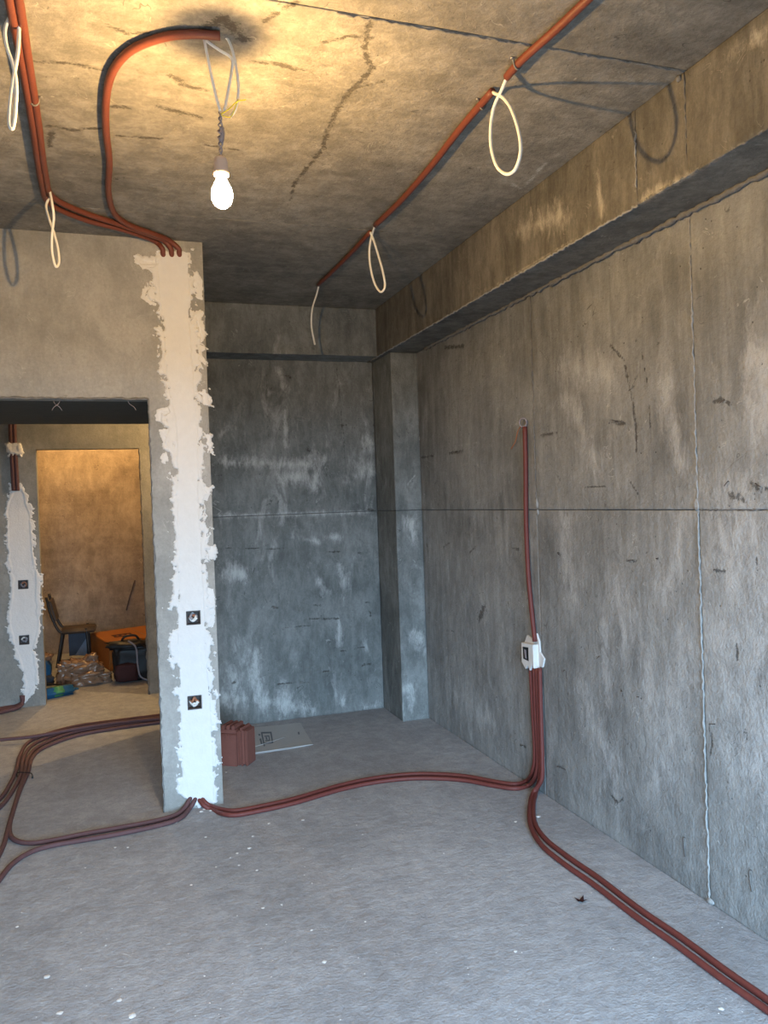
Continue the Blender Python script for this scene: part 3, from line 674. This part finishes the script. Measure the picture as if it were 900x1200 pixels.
def loop(pts, y, label, r=0.0052, z0=None):
    P = px_path(pts, y=y)
    return tag(tube('cable_loop', P, r, M['cable'], seg=8, n=8), label, 'cable', 'white cable loops hanging from the ceiling')
yA = at(592, 92, z=H).y
P = [at(594, 90, z=H - 0.016), at(588, 105, y=yA)] + [at(px, py, y=yA - 0.01 - (px - 592) / 18 * 0.075) for px, py in [(579, 125), (575, 150), (576, 175), (583, 196), (594, 204), (604, 198), (610, 178), (608, 155), (600, 130), (590, 115)]] + [at(577, 108, z=H - 0.016)]
tag(tube('cable_loop', P, 0.0055, M['cable'], seg=8, n=8), 'large white cable loop hanging nearest the right beam', 'cable', 'white cable loops hanging from the ceiling')
yB2 = at(438, 266, z=H).y
P = [at(440, 263, z=H - 0.016)] + [at(px, py, y=yB2 - (px - 441) / 9 * 0.05) for px, py in [(436, 275), (433, 292), (434, 312), (439, 332), (446, 342), (451, 336), (449, 320), (443, 298), (438, 282)]] + [at(434, 272, z=H - 0.016)]
tag(tube('cable_loop', P, 0.0055, M['cable'], seg=8, n=8), 'narrow white cable loop hanging mid ceiling, second from the back wall', 'cable', 'white cable loops hanging from the ceiling')
yC2 = at(373, 334, z=H).y
tag(tube('cable_loop', [at(374, 333, z=H - 0.014)] + px_path([(371, 345), (366, 362), (365, 382), (369, 404)], y=yC2), 0.0055, M['cable'], seg=8, n=8), 'single white cable tail hanging in front of the back wall beam', 'cable')

# left bundle: two runs side by side, then on to the pier
ceil_conduit([(14, -45), (22, 0), (33, 70), (44, 140), (53, 205), (62, 231), (95, 248), (140, 263), (175, 275), (192, 282)], 'outer red conduit from upper left along the ceiling to the pier', drop=200)
ceil_conduit([(2, -45), (11, 0), (25, 70), (38, 145), (48, 210), (58, 238), (95, 256), (140, 268), (165, 276), (182, 283)], 'inner red conduit from upper left along the ceiling to the pier', drop=190)
ceil_conduit([(258, 42), (225, 40), (190, 44), (155, 58), (134, 80), (125, 110), (124, 150), (128, 190), (127, 225), (134, 250), (152, 264), (182, 275), (198, 282)], 'curved red conduit arching from the bulb hook to the pier', r=0.0125, drop=209)
yl = at(14, 20, z=H).y
tag(tube('cable_loop', [at(10, -12, z=H - 0.016)] + px_path([(19, 8), (22, 30), (21, 60), (16, 90), (12, 120), (11, 145), (15, 150), (18, 130), (19, 100), (15, 75), (8, 55), (6, 35), (12, 20), (20, 18)], y=yl), 0.0052, M['cable'], seg=8, n=8),
    'twisted white cable loop in the top left corner', 'cable', 'white cable loops hanging from the ceiling')
yl2 = at(58, 222, z=H).y
tag(tube('cable_loop', [at(58, 222, z=H - 0.012)] + [at(px, py, y=yl2 + (q - 5.5) * 0.011) for q, (px, py) in enumerate([(61, 238), (63, 255), (61, 275), (61, 295), (65, 312), (69, 308), (68, 292), (63, 272), (57, 255), (54, 242), (57, 233), (60, 230)])], 0.0052, M['cable'], seg=8, n=8),
    'small twisted white cable loop in front of the lintel wall', 'cable', 'white cable loops hanging from the ceiling')
clamp(40, 112, 0.0, 'clamp holding the two conduits at upper left'); 

# ------------------------------------------------------------------ conduits on the floor and right wall
RF = 0.0112
def floor_path(pts, r=RF, lift=0.0): return [at(px, py, z=r + lift) for px, py in pts]
def floor_conduit(pts, label, r=RF, lift=0.0, pre=(), post=(), mat='conduit_dusty'):
    P = list(pre) + floor_path(pts, r, lift) + list(post)
    # runs that leave the picture go on across the room to the left wall
    def onward(a, b):
        d = (a - b).normalized(); c1 = a + d * 0.22; c2 = c1 + d * 0.15 + Vector((-0.12, 0, 0)); c2.x = max(c2.x, XL + 0.2)
        return [c1, c2, Vector((XL + 0.03, c2.y + d.y * 0.1, a.z))]
    if pts[0][0] < 0: P = onward(P[0], P[1])[::-1] + P
    if pts[-1][0] < 0: P = P + onward(P[-1], P[-2])
    o = tube('conduit', P, r, M[mat], seg=10, n=8)
    return tag(o, label, 'conduit', 'red conduits laid over the floor')
pz = lambda px, py, d=0.02: at(px, py, y=YP - d)
floor_conduit([(206, 955), (182, 962), (140, 970), (100, 977), (60, 985), (34, 988), (17, 984), (11, 974), (14, 955), (24, 925), (33, 905), (38, 888), (52, 876), (90, 862), (140, 853), (192, 846), (225, 841)],
              'floor conduit from pier foot that hooks back up into the hall bundle', pre=[pz(226, 929, -.03), pz(221, 939, .014), pz(216, 947, .035)])
floor_conduit([(211, 959), (187, 967), (140, 977), (100, 984), (60, 991), (35, 999), (15, 1012), (0, 1030), (-20, 1060)], 'front floor conduit from pier foot leaving the frame at the left', pre=[pz(231, 930, -.03), pz(227, 940, .016), pz(221, 949, .04)])
floor_conduit([(-40, 1065), (0, 1000), (12, 962), (22, 928), (29, 905), (33, 888), (48, 873), (88, 858), (140, 850), (192, 843), (225, 838)], 'hall bundle conduit running straight down the left edge')
floor_conduit([(-30, 970), (0, 946), (14, 928), (24, 908), (28, 887), (43, 870), (86, 855), (140, 847), (192, 840), (225, 835)], 'hall bundle conduit swinging left, second of the pair')
floor_conduit([(-30, 960), (0, 936), (11, 920), (19, 903), (24, 884), (38, 867), (84, 852), (140, 844), (192, 837.5), (225, 832.5)], 'hall bundle conduit swinging left, innermost of the pair')
floor_conduit([(-40, 871), (0, 867), (40, 863), (90, 854), (140, 846.5), (192, 842), (225, 838)], 'straight hall conduit lying nearest the hall wall', lift=2 * RF)
tb = empty('cable_tie', at(30, 911, z=0))
bm = bmesh.new(); c = at(29, 911, z=0)
ca, cb_ = at(20, 911, z=0), at(38, 912, z=0); dv = (cb_ - ca)
pts = [ca + Vector((0, 0, 0.002)), ca + dv * 0.05 + Vector((0, 0, 0.027)), ca + dv * 0.5 + Vector((0, 0, 0.031)), ca + dv * 0.95 + Vector((0, 0, 0.027)), cb_ + Vector((0, 0, 0.002))]
bm.free(); fit(tube('strap', pts, 0.003, M['black'], seg=6, n=4), tb); fit(box('lock_head', tuple(cb_ + Vector((-.005, -.005, 0))), tuple(cb_ + Vector((.005, .005, .012))), M['black']), tb)
tag(tb, 'dark tie holding the hall conduit bundle together', 'cable tie')

# right of the pier: two runs along the floor and up the wall to the wall box
ywb = at(626, 766, x=XR).y
rw = XR - 0.016
wall_pt = lambda px, py, d=0.016: at(px, py, x=XR - d)
floor_conduit([(262, 949), (276, 950), (300, 946), (345, 936), (400, 920), (445, 911), (490, 907), (540, 909), (580, 916), (603, 919), (617, 915)], 'floor conduit from pier foot to the wall, rear of the pair', pre=[pz(233, 930, -.03), pz(240, 940, .016), pz(248, 945, .03)],
              post=[wall_pt(624, 904), wall_pt(627, 885), wall_pt(625, 840), wall_pt(622, 783)], mat='conduit_wall')
floor_conduit([(262, 954), (277, 955), (300, 951), (345, 941), (400, 925), (445, 916), (490, 912), (540, 914), (580, 921), (604, 924), (620, 920)], 'floor conduit from pier foot to the wall, front of the pair', pre=[pz(230, 932, -.03), pz(238, 943, .03), pz(248, 949, .05)],
              post=[wall_pt(628, 908), wall_pt(630.5, 886), wall_pt(628, 840), wall_pt(626, 783)], mat='conduit_wall')
floor_conduit([(628, 928), (625, 945), (627, 965), (640, 984), (668, 1006), (700, 1028), (750, 1066), (800, 1100), (850, 1137), (900, 1172), (960, 1216)], 'floor conduit along the right wall, wall side of the pair',
              pre=[wall_pt(629, 783), wall_pt(631, 840), wall_pt(633, 890), wall_pt(632.5, 912)], mat='conduit_wall')
floor_conduit([(624.5, 930), (620.8, 948), (622.3, 968.5), (635.4, 991), (663.3, 1014), (695, 1036), (745, 1074), (795, 1109), (845, 1146), (895, 1181), (955, 1226)], 'floor conduit along the right wall, room side of the pair',
              pre=[wall_pt(632.5, 783, .02), wall_pt(634, 840, .02), wall_pt(635.5, 890, .022), wall_pt(634.5, 914, .025)], mat='conduit_wall')
up = tube('conduit', [wall_pt(615, 500), wall_pt(616, 550), wall_pt(616.5, 610), wall_pt(619, 670), wall_pt(623, 715), wall_pt(627, 752)], 0.012, M['conduit_wall'], seg=10)
tag(up, 'single red conduit on the right wall above the white box', 'conduit')
# coil of wire at the top of the wall conduit
co_ = empty('wire_coil', wall_pt(615, 496))
cc = wall_pt(615, 495, 0.014)
rd = Vector((0.5, -0.86, 0)) * 0.021
cc = cc + Vector((-0.012, 0, 0))
pts = [cc + rd * math.cos(k * 0.45) + Vector((0.0003 * k, 0.0003 * k, 0.021 * math.sin(k * 0.45))) for k in range(30)]
fit(tube('coil', pts, 0.0036, M['cable_grey'], seg=6, n=3), co_)
fit(tube('wire_tail', [wall_pt(611, 499), wall_pt(607, 505), wall_pt(604, 517), wall_pt(599, 526)], 0.003, M['brown_wire'], seg=6), co_)
tag(co_, 'small wire coil with loose tail at the top of the wall conduit', 'wire coil')
for (px, py), lab in (((616.5, 590), 0), ((620.5, 690), 0)): pass
# white wall box with its plaster
jb_ = empty('junction_box', wall_pt(626, 783, 0))
def on_wall(px, py, d): p = at(px, py, x=XR); return p + Vector((-d, 0, 0))
def wall_prism(name, pts, d0, d1, mat, bevel=0.002):
    bm = bmesh.new(); vs_ = [bm.verts.new(on_wall(px, py, d0)) for px, py in pts]; f_ = bm.faces.new(vs_)
    r = bmesh.ops.extrude_face_region(bm, geom=[f_])
    for v in r['geom']:
        if isinstance(v, bmesh.types.BMVert): v.co.x -= d1 - d0
    if bevel: bmesh.ops.bevel(bm, geom=[e_ for e_ in bm.edges], offset=bevel, segments=1, affect='EDGES')
    return bm_obj(name, bm, mat)
wall_patch = [(616, 752), (619, 744), (624, 748), (630, 742), (633, 752), (634, 764), (639, 772), (637, 782), (632, 781), (626, 783), (620, 776), (617, 765)]
fit(wall_prism('plaster_smear', wall_patch, -0.002, 0.007, M['plaster'], 0.001), jb_)
fit(wall_prism('casing', [(618, 752), (632, 755), (633, 783), (630.5, 779), (628, 785), (626, 779), (623, 783), (618.5, 775)], 0.0, 0.036, M['plaster']), jb_)
fit(wall_prism('opening', [(620.0, 757), (626.5, 758), (627, 774), (620.8, 771)], 0.030, 0.0372, M['black'], 0), jb_)
fit(wall_prism('inner_wire', [(622, 760), (624, 761), (624.6, 771), (623, 770)], 0.036, 0.0384, M['cable_grey'], 0), jb_)
tag(jb_, 'white wall box with dark opening on the conduit of the right wall', 'junction box')

# ------------------------------------------------------------------ niche floor: red block and printed sheet
b0 = at(259, 897.5, z=0); b1 = at(288.5, 899.5, z=0)
bw = (b1 - b0).length; scale = bw / 0.165
bl = empty('clay_block', b0)
ux = (b1 - b0).normalized(); uy = Vector((-ux.y, ux.x, 0)); 
hB = 0.232
def blk(name, x0, x1, y0, y1, z0, z1, mat=M['box_red'], bevel=0.004):
    bm = bmesh.new(); bm_box(bm, (x0, y0, z0), (x1, y1, z1))
    if bevel: bmesh.ops.bevel(bm, geom=bm.edges[:], offset=bevel, segments=2, affect='EDGES')
    for v in bm.verts: v.co = b0 + ux * v.co.x + uy * v.co.y + Vector((0, 0, v.co.z))
    return fit(bm_obj(name, bm, mat), bl)
W_ = bw
blk('body', 0, W_ * 0.63, 0.0, 0.15, 0, hB * 0.80)
blk('collar', -0.004, W_ * 0.60, 0.012, 0.14, hB * 0.80, hB * 0.90)
for q in range(3): blk('tooth', W_ * (0.02 + 0.2 * q), W_ * (0.15 + 0.2 * q), 0.01, 0.13, hB * 0.90, hB)
blk('side_wing', W_ * 0.67, W_ * 0.90, 0.004, 0.14, 0, hB * 0.95, bevel=0.014)
blk('wing_edge', W_ * 0.90, W_, 0.02, 0.13, 0, hB * 0.88, bevel=0.005)
blk('web', W_ * 0.60, W_ * 0.70, 0.02, 0.12, 0, hB * 0.85)
for q in range(5): blk('rib', W_ * (0.05 + 0.11 * q), W_ * (0.09 + 0.11 * q), -0.004, 0.002, hB * 0.70, hB * 0.79, bevel=0)
tag(bl, 'red-brown ridged block standing on the floor behind the pier', 'block')

M['sheet'] = plain('dusty_translucent_sheet', (0.38, 0.38, 0.375), 0.45, 0.06, 10, 0.25)
M['ink'] = plain('grey_ink', (0.12, 0.14, 0.16), 0.7)
sh = empty('plastic_sheet', at(320, 868, z=0))
def sheet_pt(px, py, dz): p = at(px, py, z=0); p.z = dz; return p
outl = [(276, 857), (300, 853), (330, 850), (352, 847.5), (359, 860), (367, 873), (340, 878), (312, 882), (288, 885.5), (284, 870)]
bm = bmesh.new(); vs_ = [bm.verts.new(sheet_pt(px, py, 0.001)) for px, py in outl]; f_ = bm.faces.new(vs_)
r = bmesh.ops.extrude_face_region(bm, geom=[f_])
for v in r['geom']:
    if isinstance(v, bmesh.types.BMVert): v.co.z = 0.004
fit(bm_obj('sheet', bm, M['sheet']), sh)
M['fold'] = plain('pale_sheet_edge', (0.42, 0.42, 0.41), 0.4)
fit(tube('folded_edge', [sheet_pt(288, 885, .006), sheet_pt(325, 880, .008), sheet_pt(366, 873.5, .006)], 0.0032, M['fold'], seg=6), sh)
fit(tube('crease', [sheet_pt(290, 878, .004), sheet_pt(312, 872, .0055), sheet_pt(335, 864, .004)], 0.002, M['fold'], seg=6), sh)
def ink(pts):
    a = [sheet_pt(px, py, 0.0046) for px, py in pts]; bmk = bmesh.new()
    fc = bmk.faces.new([bmk.verts.new(p) for p in a]); rr = bmesh.ops.extrude_face_region(bmk, geom=[fc])
    for v in rr['geom']:
        if isinstance(v, bmesh.types.BMVert): v.co.z += 0.0006
    fit(bm_obj('printed_mark', bmk, M['ink']), sh)
def zk(x, y): return (240 + x * 0.1778, 820 + y * 0.1778)
for q in ([(370, 218), (430, 216), (432, 226), (372, 228)], [(430, 216), (440, 216), (452, 288), (442, 290)], [(384, 290), (450, 283), (451, 291), (386, 299)], [(370, 222), (379, 221), (398, 310), (388, 312)],
          [(392, 243), (420, 240), (422, 247), (394, 250)], [(418, 240), (425, 240), (431, 272), (424, 273)], [(398, 272), (430, 268), (431, 275), (400, 279)], [(400, 252), (410, 251), (414, 268), (404, 269)],
          [(352, 232), (364, 230), (368, 240), (356, 242)], [(360, 262), (372, 260), (380, 296), (370, 298)], [(612, 218), (622, 216), (626, 232), (616, 234)]):
    ink([zk(*p) for p in q])
tag(sh, 'crumpled pale sheet with a printed square mark lying in the niche', 'sheet')

# ------------------------------------------------------------------ chase conduits in the hall wall
for (dx, lab) in ((0, 'left'), (4.5, 'right')):
    o = tube('conduit', [at(12 + dx, 488, y=YI - 0.012), at(13 + dx, 520, y=YI - 0.012), at(15 + dx, 555, y=YI - 0.012), at(16 + dx, 575, y=YI - 0.010)], 0.015, M['conduit_dusty'], seg=8)
    tag(o, 'dark red conduit above the hall plaster strip, %s of two' % lab, 'conduit')
for i, lab in enumerate(('upper', 'middle', 'lower')):
    o = tube('conduit', [at(27 - i, 815, y=YI - 0.02), at(26, 823 + i, y=YI - 0.03), at(19, 827 + 1.5 * i, z=0.02), at(8, 829 + 2 * i, z=0.016), at(-12, 833 + 2.5 * i, z=0.016)], 0.014, M['conduit_dusty'], seg=8)
    tag(o, 'dark red conduit at the foot of the hall plaster, %s of three' % lab, 'conduit')

# ------------------------------------------------------------------ the store room beyond the inner doorway
M['orange'] = plain('orange_cardboard', (0.36, 0.125, 0.02), 0.7, 0.10, 8, 0.1)
M['navy'] = plain('dark_blue_cloth', (0.035, 0.05, 0.075), 0.8, 0.2)
M['denim'] = plain('grey_blue_cloth', (0.12, 0.16, 0.22), 0.8, 0.2)
M['bag'] = plain('tan_plastic_film', (0.25, 0.15, 0.095), 0.22, 0.2, 12, 0.3, 0.0, 0.6)
M['green'] = plain('green_packet', (0.08, 0.25, 0.10), 0.35, 0.15)
M['blue'] = plain('blue_packet', (0.02, 0.10, 0.20), 0.35, 0.15)
M['maroon'] = plain('maroon_cloth', (0.06, 0.016, 0.013), 0.8, 0.2)
M['dark_metal'] = plain('dark_chair_metal', (0.05, 0.047, 0.045), 0.4, 0.2, 30, 0.0, 0.5)
M['dark_seat'] = plain('dark_brown_seat', (0.075, 0.055, 0.04), 0.6, 0.2)
M['wood'] = plain('worn_wood', (0.30, 0.19, 0.11), 0.7, 0.2, 12, 0.2)

# orange box: nearest vertical corner at (129,755)->(129,786)
bc = at(129, 787, z=0); bl_ = at(107, 772, z=0)
hO = at(129, 754, y=bc.y).z
br_ = bc + Vector((0.75, 0.32, 0))
ob = empty('cardboard_box', bc)
ul = (bl_ - bc); ul.z = 0
bm = bmesh.new()
def ox(a, b, z): return bc + ul * a + (br_ - bc) * b + Vector((0, 0, z))
v8 = [bm.verts.new(ox(a, b, z)) for z in (0, hO) for a, b in ((0, 0), (0, 1), (1, 1), (1, 0))]
for f_ in ((0, 1, 2, 3), (4, 5, 6, 7), (0, 1, 5, 4), (1, 2, 6, 5), (2, 3, 7, 6), (3, 0, 4, 7)): bm.faces.new([v8[i] for i in f_])
bmesh.ops.bevel(bm, geom=bm.edges[:], offset=0.006, segments=2, affect='EDGES')
fit(bm_obj('carton', bm, M['orange']), ob)
def flat_on_box(a0, a1, b0_, b1_, mat, name):
    q = bmesh.new(); V_ = [q.verts.new(ox(a, b, z)) for z in (hO + 0.0005, hO + 0.0025) for a, b in ((a0, b0_), (a0, b1_), (a1, b1_), (a1, b0_))]
    for f_ in ((0, 1, 2, 3), (4, 5, 6, 7), (0, 1, 5, 4), (1, 2, 6, 5), (2, 3, 7, 6), (3, 0, 4, 7)): q.faces.new([V_[i] for i in f_])
    fit(bm_obj(name, q, mat), ob)
flat_on_box(0.50, 0.56, 0.16, 0.40, M['maroon'], 'printed_mark'); flat_on_box(0.36, 0.42, 0.16, 0.40, M['maroon'], 'printed_mark')
for q in range(4): flat_on_box(0.42, 0.50, 0.17 + 0.065 * q, 0.20 + 0.065 * q, M['maroon'], 'printed_mark')
flat_on_box(0.0, 1.0, 0.495, 0.505, M['wood'], 'flap_seam')
tag(ob, 'orange cardboard box with dark print on its top in the store room', 'box')

# black bag in front of the box
def blob(name, c, size, mat, parent, seed, n=3, rough=0.12, freq=2.5, floor_z=0.001, sq_=0.7):
    bm = bmesh.new(); bmesh.ops.create_icosphere(bm, subdivisions=n, radius=1)
    import mathutils
    for v in bm.verts:
        d = 1 + rough * 2 * mathutils.noise.noise(v.co * freq + Vector((seed * 3.1, seed, 0))) + rough * mathutils.noise.noise(v.co * freq * 2.6 + Vector((seed, 0, seed)))
        # squarer than a ball
        p = Vector([math.copysign(abs(q) ** sq_, q) for q in v.co]) * d
        v.co = Vector(c) + Vector((p.x * size[0], p.y * size[1], p.z * size[2])); v.co.z = max(v.co.z, floor_z)
    return fit(bm_obj(name, bm, mat, smooth=True), parent)
kc = at(155, 799, z=0)
kb = empty('tool_bag', kc)
blob('body', kc + Vector((0.02, 0.10, 0.16)), (0.175, 0.11, 0.155), M['black'], kb, 2, n=4, rough=0.07, sq_=0.42)
blob('front_pocket', kc + Vector((-0.04, 0.01, 0.09)), (0.10, 0.05, 0.075), M['maroon'], kb, 5, rough=0.12, sq_=0.45)
blob('lid', kc + Vector((-0.02, 0.10, 0.315)), (0.18, 0.10, 0.035), M['black'], kb, 8, rough=0.2)
fit(tube('handle', [kc + Vector((-0.08, 0.09, 0.33)), kc + Vector((-0.05, 0.07, 0.385)), kc + Vector((0.04, 0.07, 0.39)), kc + Vector((0.08, 0.09, 0.33))], 0.01, M['black'], seg=6), kb)
fit(tube('strap', [kc + Vector((-0.02, 0.0, 0.36)), kc + Vector((0.04, -0.03, 0.30)), kc + Vector((0.05, -0.04, 0.15)), kc + Vector((0.07, -0.05, 0.05)), kc + Vector((0.13, -0.06, 0.012))], 0.008, M['cable_grey'], seg=6), kb)
tag(kb, 'black tool bag with a grey strap beside the orange box', 'bag')

# crumpled tan plastic bag
pc = at(98, 803, z=0)
pb = empty('plastic_bag', pc)
blob('film', pc + Vector((-0.01, 0.16, 0.10)), (0.15, 0.13, 0.10), M['bag'], pb, 11, n=4, rough=0.22, freq=2.2)
blob('film_fold', pc + Vector((0.03, 0.06, 0.05)), (0.16, 0.10, 0.065), M['bag'], pb, 14, n=4, rough=0.25, freq=2.6)
blob('film_fold', pc + Vector((-0.12, 0.13, 0.09)), (0.09, 0.09, 0.10), M['bag'], pb, 17, n=4, rough=0.25, freq=2.6)
blob('knot', pc + Vector((0.17, 0.05, 0.03)), (0.06, 0.05, 0.045), M['bag'], pb, 20, n=3, rough=0.3)
blob('knot', pc + Vector((0.06, 0.2, 0.17)), (0.06, 0.05, 0.06), M['bag'], pb, 23, n=3, rough=0.3)
tag(pb, 'crumpled tan plastic bag on the store room floor', 'bag')

# green and blue packet at the threshold
g0 = at(54, 821, z=0); g1 = at(92, 813.5, z=0)
gp = empty('packet', g0)
dx = (g1 - g0); dx.z = 0; gl = dx.length; gx = dx.normalized(); gy = Vector((-gx.y, gx.x, 0))
def slab(name, x0, x1, y0, y1, z0, z1, mat, bev=0.012):
    q = bmesh.new(); bm_box(q, (x0, y0, z0), (x1, y1, z1)); bmesh.ops.bevel(q, geom=q.edges[:], offset=bev, segments=3, affect='EDGES')
    for v in q.verts: v.co = g0 + gx * v.co.x + gy * v.co.y + Vector((0, 0, v.co.z))
    fit(bm_obj(name, q, mat, smooth=True), gp)
slab('wrapper', -0.02, gl, 0.0, 0.12, 0.0, 0.08, M['blue'], 0.03)
slab('printed_band', gl * 0.2, gl * 0.68, -0.003, 0.115, 0.008, 0.083, M['green'], 0.028)
slab('seal', gl - 0.01, gl + 0.02, 0.03, 0.09, 0.03, 0.045, M['blue'], 0.004)
tag(gp, 'blue and green packet lying at the inner doorway', 'packet')
# dark blue bundle and a bent tool handle behind it
dc = at(57, 803, z=0); db = empty('cloth_bundle', dc)
blob('cloth', dc + Vector((-0.06, 0.10, 0.11)), (0.08, 0.09, 0.11), M['blue'], db, 31, rough=0.12)
blob('cloth_fold', dc + Vector((-0.05, 0.03, 0.04)), (0.09, 0.07, 0.045), M['navy'], db, 33, rough=0.2)
blob('cloth_top', dc + Vector((-0.05, 0.14, 0.22)), (0.08, 0.08, 0.03), M['bag'], db, 35, rough=0.2)
tag(db, 'dark blue bundle at the left of the tan plastic bag', 'bundle')
th_ = empty('hand_tool', at(80, 812, z=0))
fit(tube('shaft', [at(56, 801, z=0.06), at(72, 803, z=0.05), at(84, 805, z=0.045), at(88, 808, z=0.02)], 0.007, M['black'], seg=6), th_)
fit(tube('grip', [at(66, 806, z=0.04), at(70, 809, z=0.03), at(72, 813, z=0.016)], 0.014, M['wood'], seg=8), th_)
tag(th_, 'small tool with a wooden grip lying by the packet', 'tool')

# metal-framed chair
yc0 = 8.25
ch = empty('metal_chair', at(75, 772, z=0))
def cp(px, py, y): return at(px, py, y=y)
W2 = 0.36
for k_, dy in enumerate((0, W2)):
    Y_ = yc0 + dy
    a, b_, c_, d_ = cp(54, 700, yc0), cp(60, 722, yc0), cp(68, 738, yc0), cp(74, 742, yc0)
    sh_ = Vector((0, dy, 0))
    fit(tube('back_tube', [p + sh_ for p in (a, b_, c_, d_)], 0.013, M['dark_metal'], seg=8), ch)
    leg_b = cp(73, 743, yc0); fb = Vector((leg_b.x - 0.06, yc0, 0.0))
    fit(tube('leg', [leg_b + sh_, (leg_b.lerp(fb, 0.5)) + sh_, fb + sh_], 0.013, M['dark_metal'], seg=8), ch)
    ft = cp(101, 736, yc0); ff = Vector((ft.x + 0.03, yc0, 0.0))
    fit(tube('leg', [ft + sh_, ft.lerp(ff, 0.5) + sh_, ff + sh_], 0.013, M['dark_metal'], seg=8), ch)
s0 = cp(71, 742, yc0); s1_ = cp(112, 735, yc0)
q = bmesh.new(); zt = s0.z
bm_box(q, (s0.x, yc0 - 0.02, zt - 0.015), (s1_.x, yc0 + W2 + 0.02, zt + 0.02)); bmesh.ops.bevel(q, geom=q.edges[:], offset=0.012, segments=3, affect='EDGES')
fit(bm_obj('seat', q, M['dark_seat'], smooth=True), ch)
q = bmesh.new(); bm_box(q, (cp(80, 745, yc0).x, yc0 + 0.03, 0.10), (cp(103, 745, yc0).x, yc0 + 0.05, zt - 0.02))
fit(bm_obj('hanging_cloth', q, M['navy']), ch)
q = bmesh.new(); vv = [q.verts.new(p) for p in (cp(88, 768, yc0 + 0.02), cp(102, 768, yc0 + 0.02), cp(101, 748, yc0 + 0.02))]; fc = q.faces.new(vv); rr = bmesh.ops.extrude_face_region(q, geom=[fc])
for v in rr['geom']:
    if isinstance(v, bmesh.types.BMVert): v.co.y += 0.012
fit(bm_obj('cloth_corner', q, M['denim']), ch)
bk = cp(57, 705, yc0); bk2 = cp(64, 728, yc0)
q = bmesh.new(); vv = [q.verts.new(p) for p in (bk, bk2, bk2 + Vector((0, W2, 0)), bk + Vector((0, W2, 0)))]; fc = q.faces.new(vv); rr = bmesh.ops.extrude_face_region(q, geom=[fc])
for v in rr['geom']:
    if isinstance(v, bmesh.types.BMVert): v.co.x += 0.018
fit(bm_obj('backrest', q, M['dark_seat']), ch)
tag(ch, 'worn metal-framed chair standing sideways in the store room', 'chair')
# loose cord hanging on the far wall
tag(tube('hanging_cord', [at(158, 680, y=Y9 - 0.01), at(152, 700, y=Y9 - 0.012), at(148, 715, y=Y9 - 0.01)], 0.006, M['wire'], seg=6), 'thin dark cord hanging on the store room wall', 'cord')

def under(thing, part_name, sub_names):
    part = next(c for c in thing.children if c.name.split('.')[0] == part_name)
    for c in list(thing.children):
        if c.name.split('.')[0] in sub_names:
            c.parent = part; c.matrix_parent_inverse = Matrix.Identity(4)
under(jb_, 'casing', ('opening', 'inner_wire')); under(ob, 'carton', ('printed_mark', 'flap_seam')); under(gp, 'wrapper', ('printed_band', 'seal'))
under(sh, 'sheet', ('printed_mark', 'crease', 'folded_edge')); under(kb, 'body', ('front_pocket',)); under(kb, 'lid', ('handle', 'strap')); under(bl, 'body', ('rib', 'collar'))

# ------------------------------------------------------------------ crumbs of plaster on the floor
rg = random.Random(5)
bm = bmesh.new()
spots = [(230, 500, 8), (0, 0, 0)]
pts = [(292, 994, .008), (278, 1000, .006), (241, 981, .006), (206, 964, .007), (355, 961, .008), (296, 980, .006), (280, 1014, .005), (301, 1020, .006), (224, 1037, .006), (315, 965, .006), (253, 1016, .004), (270, 1005, .004),
       (55, 1145, .010), (70, 1187, .010), (155, 1190, .012), (140, 1172, .009), (20, 1086, .006), (308, 1064, .006), (135, 993, .005), (150, 993, .006), (100, 1017, .004), (380, 1127, .008), (428, 1080, .004), (630, 957, .012),
       (604, 963, .007), (845, 1182, .008), (604, 1115, .006), (418, 967, .004), (520, 1000, .004), (265, 905, .006), (240, 948, .012), (236, 951, .010), (247, 950, .008), (425, 978, .004), (330, 1060, .004), (365, 1090, .005)]
for _ in range(90): pts.append((rg.uniform(0, 880), rg.uniform(960, 1195), rg.uniform(.0012, .003)))
for px, py, r in pts:
    p = at(px, py, z=0)
    if p.x > XR - 0.03 or p.y > YP + 0.5: continue
    res_ = bmesh.ops.create_icosphere(bm, subdivisions=1, radius=1)
    for v in res_['verts']: v.co = p + Vector((v.co.x * r * rg.uniform(.8, 1.5), v.co.y * r * rg.uniform(.8, 1.5), max(-0.0005, v.co.z * r * 0.35)))
tag(bm_obj('plaster_crumbs', bm, M['plaster']), 'scattered white plaster crumbs on the grey floor', 'debris', kind='stuff')
# a dry leaf-like scrap by the right wall conduit
lf = at(681, 1056, z=0.001); q = bmesh.new()
vv = [q.verts.new(lf + Vector((0.028 * math.cos(a) * (1 if k % 2 else 0.45), 0.022 * math.sin(a) * (1 if k % 2 else 0.45), 0.012 if k % 2 else 0.001))) for k, a in enumerate([i * math.pi / 4 for i in range(8)])]
cc_ = q.verts.new(lf + Vector((0, 0, 0.001)))
for k in range(8): q.faces.new((vv[k], vv[(k + 1) % 8], cc_))
rr = bmesh.ops.solidify(q, geom=q.faces[:], thickness=0.0015)
tag(bm_obj('debris_scrap', q, M['maroon']), 'small dark curled scrap on the floor near the right conduit', 'debris')
